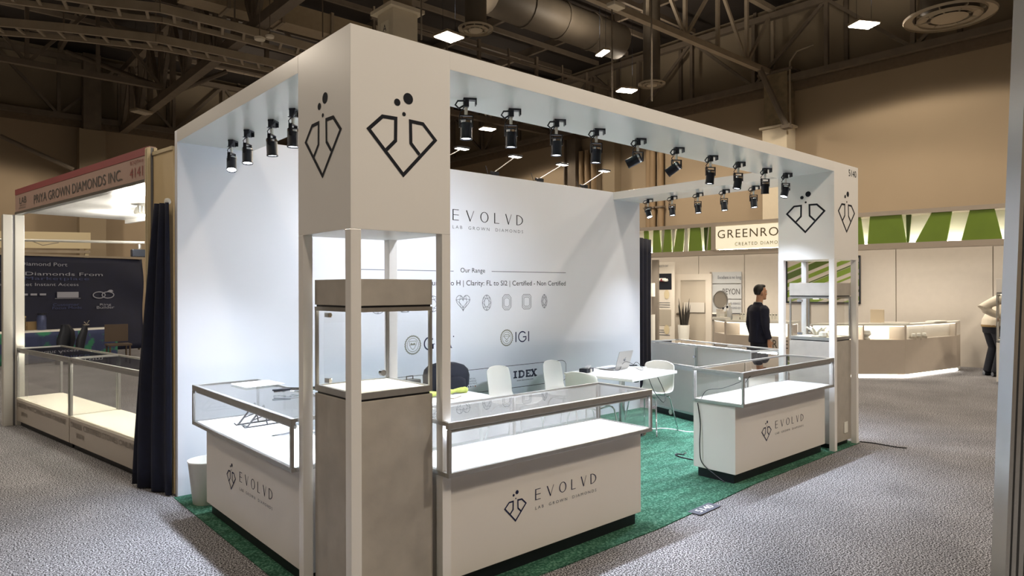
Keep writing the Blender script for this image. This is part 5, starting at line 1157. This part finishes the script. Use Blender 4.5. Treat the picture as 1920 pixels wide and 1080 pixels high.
for k, (c, w, mt) in enumerate([(-.62, .10, green), (-.42, .06, gdark), (-.28, .16, green), (-.02, .05, green), (.12, .13, green), (.26, .03, gdark), (.38, .1, green), (.56, .16, gdark), (.76, .1, green)]):
    pl = clip_band(c, w)
    if pl: MB().prism(pl, pa-GN*.001, GD, EZ, .003).build('leaf_band', mt, t, local=False)
# white tower with the bent visitor beside it
tp = far(1893, 541, 11.9); tw = tower('white showcase tower at the right edge beside the bent person', tp.x, tp.y, math.atan2(GD.y, GD.x), cwhite, s=.36, zt=(.74, 1.60, 1.87))
tw.location.z = 0

# ================================================================== PEOPLE
def ell(c, rx, ry, n=20, ax=None, sq=1.0):
    """ring of an ellipse round c; ax: direction the ring faces"""
    c = Vector(c); z = Vector(ax).normalized() if ax else Vector((0, 0, 1))
    x = Vector((1, 0, 0)); x = (x-z*x.dot(z)); x = x.normalized() if x.length > .2 else Vector((0, 0, -1)); y = z.cross(x)
    f = lambda v: math.copysign(abs(v)**sq, v)
    return [c+x*rx*f(math.cos(2*PI*k/n))+y*ry*f(math.sin(2*PI*k/n)) for k in range(n)]
def limb(m, pts, rs, n=12):
    P_ = [Vector(p) for p in pts]; out, rr = [], []
    for i in range(len(P_)-1):
        for k in range(4): out.append(P_[i].lerp(P_[i+1], k/4)); rr.append(rs[i]+(rs[i+1]-rs[i])*k/4)
    out.append(P_[-1]); rr.append(rs[-1]); m.tube(out, rr, n)
def blob(m, c, rx, ry, rz_, n=16):
    c = Vector(c); m.loft([[c+Vector((rx*math.sin(t)*math.cos(2*PI*k/n), ry*math.sin(t)*math.sin(2*PI*k/n), -rz_*math.cos(t))) for k in range(n)] for t in [PI*(i+.3)/9.6 for i in range(10)]])
def fuse(m, name, mt, parent, vox=.012, sm=4):
    o = m.build(name, mt, parent, smooth=True)
    r = o.modifiers.new('fuse', 'REMESH'); r.mode = 'VOXEL'; r.voxel_size = vox; r.use_smooth_shade = True
    s = o.modifiers.new('soft', 'SMOOTH'); s.iterations = sm; s.factor = .5
    return o
skin = mat('skin', '#b88a6c', .55, var=.04, scale=20); hairm = mat('black_hair', '#17130f', .6, var=.2, scale=60)
def head(m, c, fwd=(1, 0, 0)):
    """face looks along +x of the figure"""
    c = Vector(c)
    blob(m, c+Vector((-.012, 0, .03)), .098, .077, .10); blob(m, c+Vector((.018, 0, -.04)), .076, .062, .085)
    blob(m, c+Vector((.068, 0, -.098)), .026, .03, .022)                                   # chin
    m.loft([ell(c+Vector((.082, 0, .018)), .008, .010, 8), ell(c+Vector((.094, 0, -.012)), .013, .013, 8), ell(c+Vector((.1, 0, -.028)), .018, .017, 8), ell(c+Vector((.086, 0, -.038)), .012, .016, 8)])   # nose
    blob(m, c+Vector((.084, 0, -.062)), .012, .024, .007, 10); blob(m, c+Vector((.082, 0, -.074)), .011, .021, .007, 10)   # lips
    for s in (-1, 1):
        blob(m, c+Vector((.074, s*.034, .03)), .02, .026, .01, 10)                          # brow
        blob(m, c+Vector((.058, s*.045, -.02)), .026, .022, .022, 10)                       # cheek
        blob(m, c+Vector((-.012, s*.078, -.008)), .02, .011, .033, 10)                      # ear
def eyes(c, parent):
    c = Vector(c)
    for s in (-1, 1):
        m = MB(); blob(m, c+Vector((.078, s*.033, .006)), .011, .014, .008, 10); m.build('eye', mat('dark_eye', '#2a221c', .3), parent, smooth=True)
def hand(m, w, d, side, curl=.5, size=1.0):
    """w wrist, d direction of the hand; palm facing the thigh"""
    w, d = Vector(w), Vector(d).normalized(); ac = Vector((1, 0, 0)); ac = (ac-d*ac.dot(d)).normalized(); nrm = d.cross(ac)*side
    m.loft([ell(w, .022, .017, 10, d), [w+d*.035*size+ac*.036*math.cos(2*PI*k/10)+nrm*.015*math.sin(2*PI*k/10) for k in range(10)], [w+d*.085*size+ac*.042*math.cos(2*PI*k/10)+nrm*.014*math.sin(2*PI*k/10) for k in range(10)]])
    for i, (o, l) in enumerate(((.031, .068), (.011, .078), (-.011, .072), (-.030, .056))):
        b = w+d*.08*size+ac*o; e1 = b+d*l*.5+nrm*.008*curl; e2 = e1+(d*(1-.5*curl)+nrm*.8*curl).normalized()*l*.32; e3 = e2+(d*(1-curl)+nrm*curl).normalized()*l*.26
        m.tube([b, e1, e2, e3], [.0095, .009, .008, .0065], 8)
    b = w+d*.03*size+ac*.03; m.tube([b, b+(d*.5+ac*.6).normalized()*.035, b+(d*.8+ac*.42).normalized()*.065], [.012, .011, .008], 8)
def person(label, loc, rz):
    t = thing('person', label, 'person', loc, rz); t.rotation_euler = (0, 0, rz); return t
# the standing man, facing right, 1.8 m
p = far(1423, 541, 10.8); man = person('person in a dark navy suit standing before the lit counter, facing right', (p.x, p.y, 0), math.atan2(_r0.y, _r0.x)+.18); man.scale = (.975, .975, .975)
hc = (.035, 0, 1.685); m = MB(); head(m, hc)
m.loft([ell((-.01, 0, 1.36), .10, .15), ell((-.005, 0, 1.45), .07, .10), ell((.0, 0, 1.50), .057, .057), ell((.01, 0, 1.57), .055, .055), ell((.02, 0, 1.63), .055, .058)])
m.loft([ell((0, 0, .86), .11, .15), ell((0, 0, 1.0), .10, .14), ell((0, 0, 1.2), .105, .16), ell((-.01, 0, 1.37), .09, .15)])
for s in (-1, 1):
    limb(m, [(-.01, s*.19, 1.42), (-.03, s*.235, 1.16), (.03, s*.245, .92)], [.05, .036, .026]); hand(m, (.03, s*.245, .92), (.12, 0, -1), -s, .55)
    limb(m, [(0, s*.09, .9), (.01, s*.1, .48), (-.01, s*.1, .09)], [.08, .05, .035]); limb(m, [(-.03, s*.1, .05), (.12, s*.11, .035)], [.035, .03])
fuse(m, 'body', skin, man, .009, 3); eyes(hc, man)
m = MB(); c = Vector(hc)
blob(m, c+Vector((-.035, 0, .044)), .092, .081, .095); blob(m, c+Vector((.015, 0, .105)), .062, .066, .033); m.loft([ell(c+Vector((-.06, 0, -.035)), .042, .06), ell(c+Vector((-.055, 0, 0)), .06, .072), ell(c+Vector((-.03, 0, .06)), .085, .078)])
fuse(m, 'hair', hairm, man, .01, 3)
suit = mat('navy_suit', '#12152a', .8, var=.12, scale=25, bump=.08)
m = MB()
m.loft([ell((.0, 0, .86), .155, .20), ell((.0, 0, .92), .156, .20), ell((.0, 0, 1.0), .146, .185), ell((.01, 0, 1.12), .15, .185), ell((.005, 0, 1.26), .152, .195), ell((-.015, 0, 1.38), .135, .20), ell((-.02, 0, 1.45), .10, .16), ell((-.02, 0, 1.495), .07, .09), ell((-.022, 0, 1.53), .062, .066)])
for s in (-1, 1): limb(m, [(-.015, s*.15, 1.44), (-.015, s*.2, 1.405), (-.035, s*.245, 1.16), (.03, s*.25, .935)], [.06, .074, .058, .046])
fuse(m, 'jacket', suit, man, .013, 4)
m = MB()
for s in (-1, 1): limb(m, [(0, s*.08, .92), (.01, s*.1, .5), (-.015, s*.1, .07)], [.105, .078, .062])
m.loft([ell((0, 0, .8), .12, .17), ell((0, 0, .9), .125, .175), ell((0, 0, .98), .115, .16)]); fuse(m, 'trousers', mat('dark_trousers', '#0e111f', .8), man, .014, 3)
m = MB().lathe([(.066, 1.49), (.063, 1.535), (.06, 1.535), (.06, 1.49)], (-.012, 0, 0), 18, cap=False); m.build('shirt_collar', mat('pale_collar', '#b9b2a6', .7), man, smooth=True)
for s in (-1, 1):
    m = MB(); m.loft([ell((-.05, s*.1, .0), .045, .04, 12), ell((-.04, s*.1, .07), .05, .045, 12)]); m.loft([ell((x, s*.105, z), .0, w, 10) if False else [Vector((x, s*.105+w*math.cos(2*PI*k/10), max(0, z+h*math.sin(2*PI*k/10)))) for k in range(10)] for x, w, z, h in ((-.09, .035, .04, .04), (0, .045, .04, .045), (.1, .048, .03, .032), (.17, .03, .02, .02))]); m.build('shoe', blackm, man, smooth=True)
# the bent visitor in a white shirt, at the right
p = far(1864, 541, 13.0); v = person('person in a white shirt and dark trousers bending at the right edge', (p.x, p.y, 0), math.atan2(_r0.y, _r0.x)); v.scale = (1.13, 1.13, 1.13)
m = MB(); hc = (.50, -.02, 1.52); head(m, hc)
m.loft([ell((.0, 0, .86), .11, .15), ell((.05, 0, 1.02), .10, .14, ax=(.4, 0, 1)), ell((.17, 0, 1.22), .11, .16, ax=(.5, 0, 1)), ell((.30, 0, 1.38), .09, .15, ax=(.7, 0, 1)), ell((.38, 0, 1.44), .055, .06, ax=(.9, 0, .6)), ell((.46, 0, 1.48), .055, .055, ax=(.8, 0, .6))])
limb(m, [(.27, -.19, 1.38), (-.42, -.30, 1.17), (.02, -.24, .99)], [.05, .038, .026]); hand(m, (.02, -.24, .99), (.9, 0, -.4), 1, .5)
limb(m, [(.27, .19, 1.38), (.38, .25, 1.1), (.6, .2, 1.02)], [.05, .038, .026]); hand(m, (.6, .2, 1.02), (1, 0, -.2), -1, .4)
for s in (-1, 1): limb(m, [(0, s*.09, .9), (.06, s*.1, .48), (-.02, s*.1, .09)], [.08, .05, .035]); limb(m, [(-.04, s*.1, .05), (.12, s*.11, .035)], [.035, .03])
fuse(m, 'body', skin, v, .009, 3); eyes(hc, v)
m = MB(); c = Vector(hc); blob(m, c+Vector((-.022, 0, .052)), .103, .084, .09); blob(m, c+Vector((-.06, 0, 0)), .06, .075, .08); fuse(m, 'hair', hairm, v, .011, 3)
m = MB(); m.loft([ell((-.02, 0, .86), .165, .195), ell((.0, 0, .95), .165, .195, ax=(.2, 0, 1)), ell((.07, 0, 1.08), .15, .185, ax=(.4, 0, 1)), ell((.17, 0, 1.24), .155, .205, ax=(.5, 0, 1)), ell((.27, 0, 1.38), .13, .19, ax=(.7, 0, 1)), ell((.36, 0, 1.45), .07, .08, ax=(.9, 0, .6))])
limb(m, [(.27, -.15, 1.41), (.2, -.2, 1.40), (-.08, -.28, 1.34), (-.44, -.31, 1.18), (-.22, -.28, 1.08), (.02, -.24, 1.0)], [.07, .085, .085, .065, .06, .042]); limb(m, [(.27, .15, 1.4), (.38, .25, 1.1), (.58, .2, 1.03)], [.075, .06, .045])
fuse(m, 'shirt', mat('white_shirt', '#d9d0bf', .8, bump=.12, bscale=18), v, .014, 4)
m = MB().loft([ell((-.02, 0, .845), .16, .19), ell((-.02, 0, .88), .162, .192)]); m.build('belt', mat('tan_belt', '#9a7f55', .6), v, smooth=True)
m = MB()
for s in (-1, 1): limb(m, [(-.02, s*.09, .86), (.06, s*.1, .48), (-.05, s*.1, .06)], [.115, .08, .07])
m.loft([ell((-.02, 0, .74), .135, .175), ell((-.02, 0, .86), .15, .185)]); fuse(m, 'trousers', mat('dark_trousers', '#0e111f', .8), v, .014, 3)
for s in (-1, 1): m = MB().loft([[Vector((x, s*.105+w*math.cos(2*PI*k/10), max(0, z+h*math.sin(2*PI*k/10)))) for k in range(10)] for x, w, z, h in ((-.11, .035, .04, .04), (-.02, .045, .04, .045), (.08, .048, .03, .032), (.15, .03, .02, .02))]); m.build('shoe', blackm, v, smooth=True)

# ================================================================== METAL UPRIGHT AT THE RIGHT EDGE
q = far(1913, 541, 2.05); top = far(1931, 0, 2.05); bot = far(1888, 1080, 2.05)
t = thing('booth_upright', 'grooved aluminium upright close by at the right edge', 'post', (q.x, q.y, 0), -YAW)
lean = Vector((top.x-bot.x, top.y-bot.y, 0))/(top.z-bot.z); base = Vector((q.x, q.y, 0))-lean*q.z
def up(m, n, mt): return m.build(n, mt, t)
t.location = (base.x, base.y, 0)
axis = Vector((lean.x, lean.y, 1)); Ri = Matrix.Rotation(-(-YAW), 3, 'Z')
ax_ = Ri @ axis; HT = 2.9
def slanted(x0, y0, x1, y1): return MB().obox((x0, y0, 0), (x1-x0, 0, 0), (0, y1-y0, 0), ax_*HT)
grv = mat('groove_grey', '#8a8a8a', .35, .5); pol = mat('polished_aluminium', '#cfd2d6', .25, .85)
for k, (x0, x1, y0, mt) in enumerate(((-.034, -.022, -.03, pol), (-.022, -.017, -.022, grv), (-.017, -.004, -.032, pol), (-.004, .004, -.02, grv), (.004, .018, -.032, pol), (.018, .024, -.022, grv), (.024, .034, -.03, pol))):
    up(slanted(x0, y0, x1, .03), 'groove' if k % 2 else 'rib', mt)
up(slanted(.034, -.012, .3, .012), 'infill_panel', greyp)
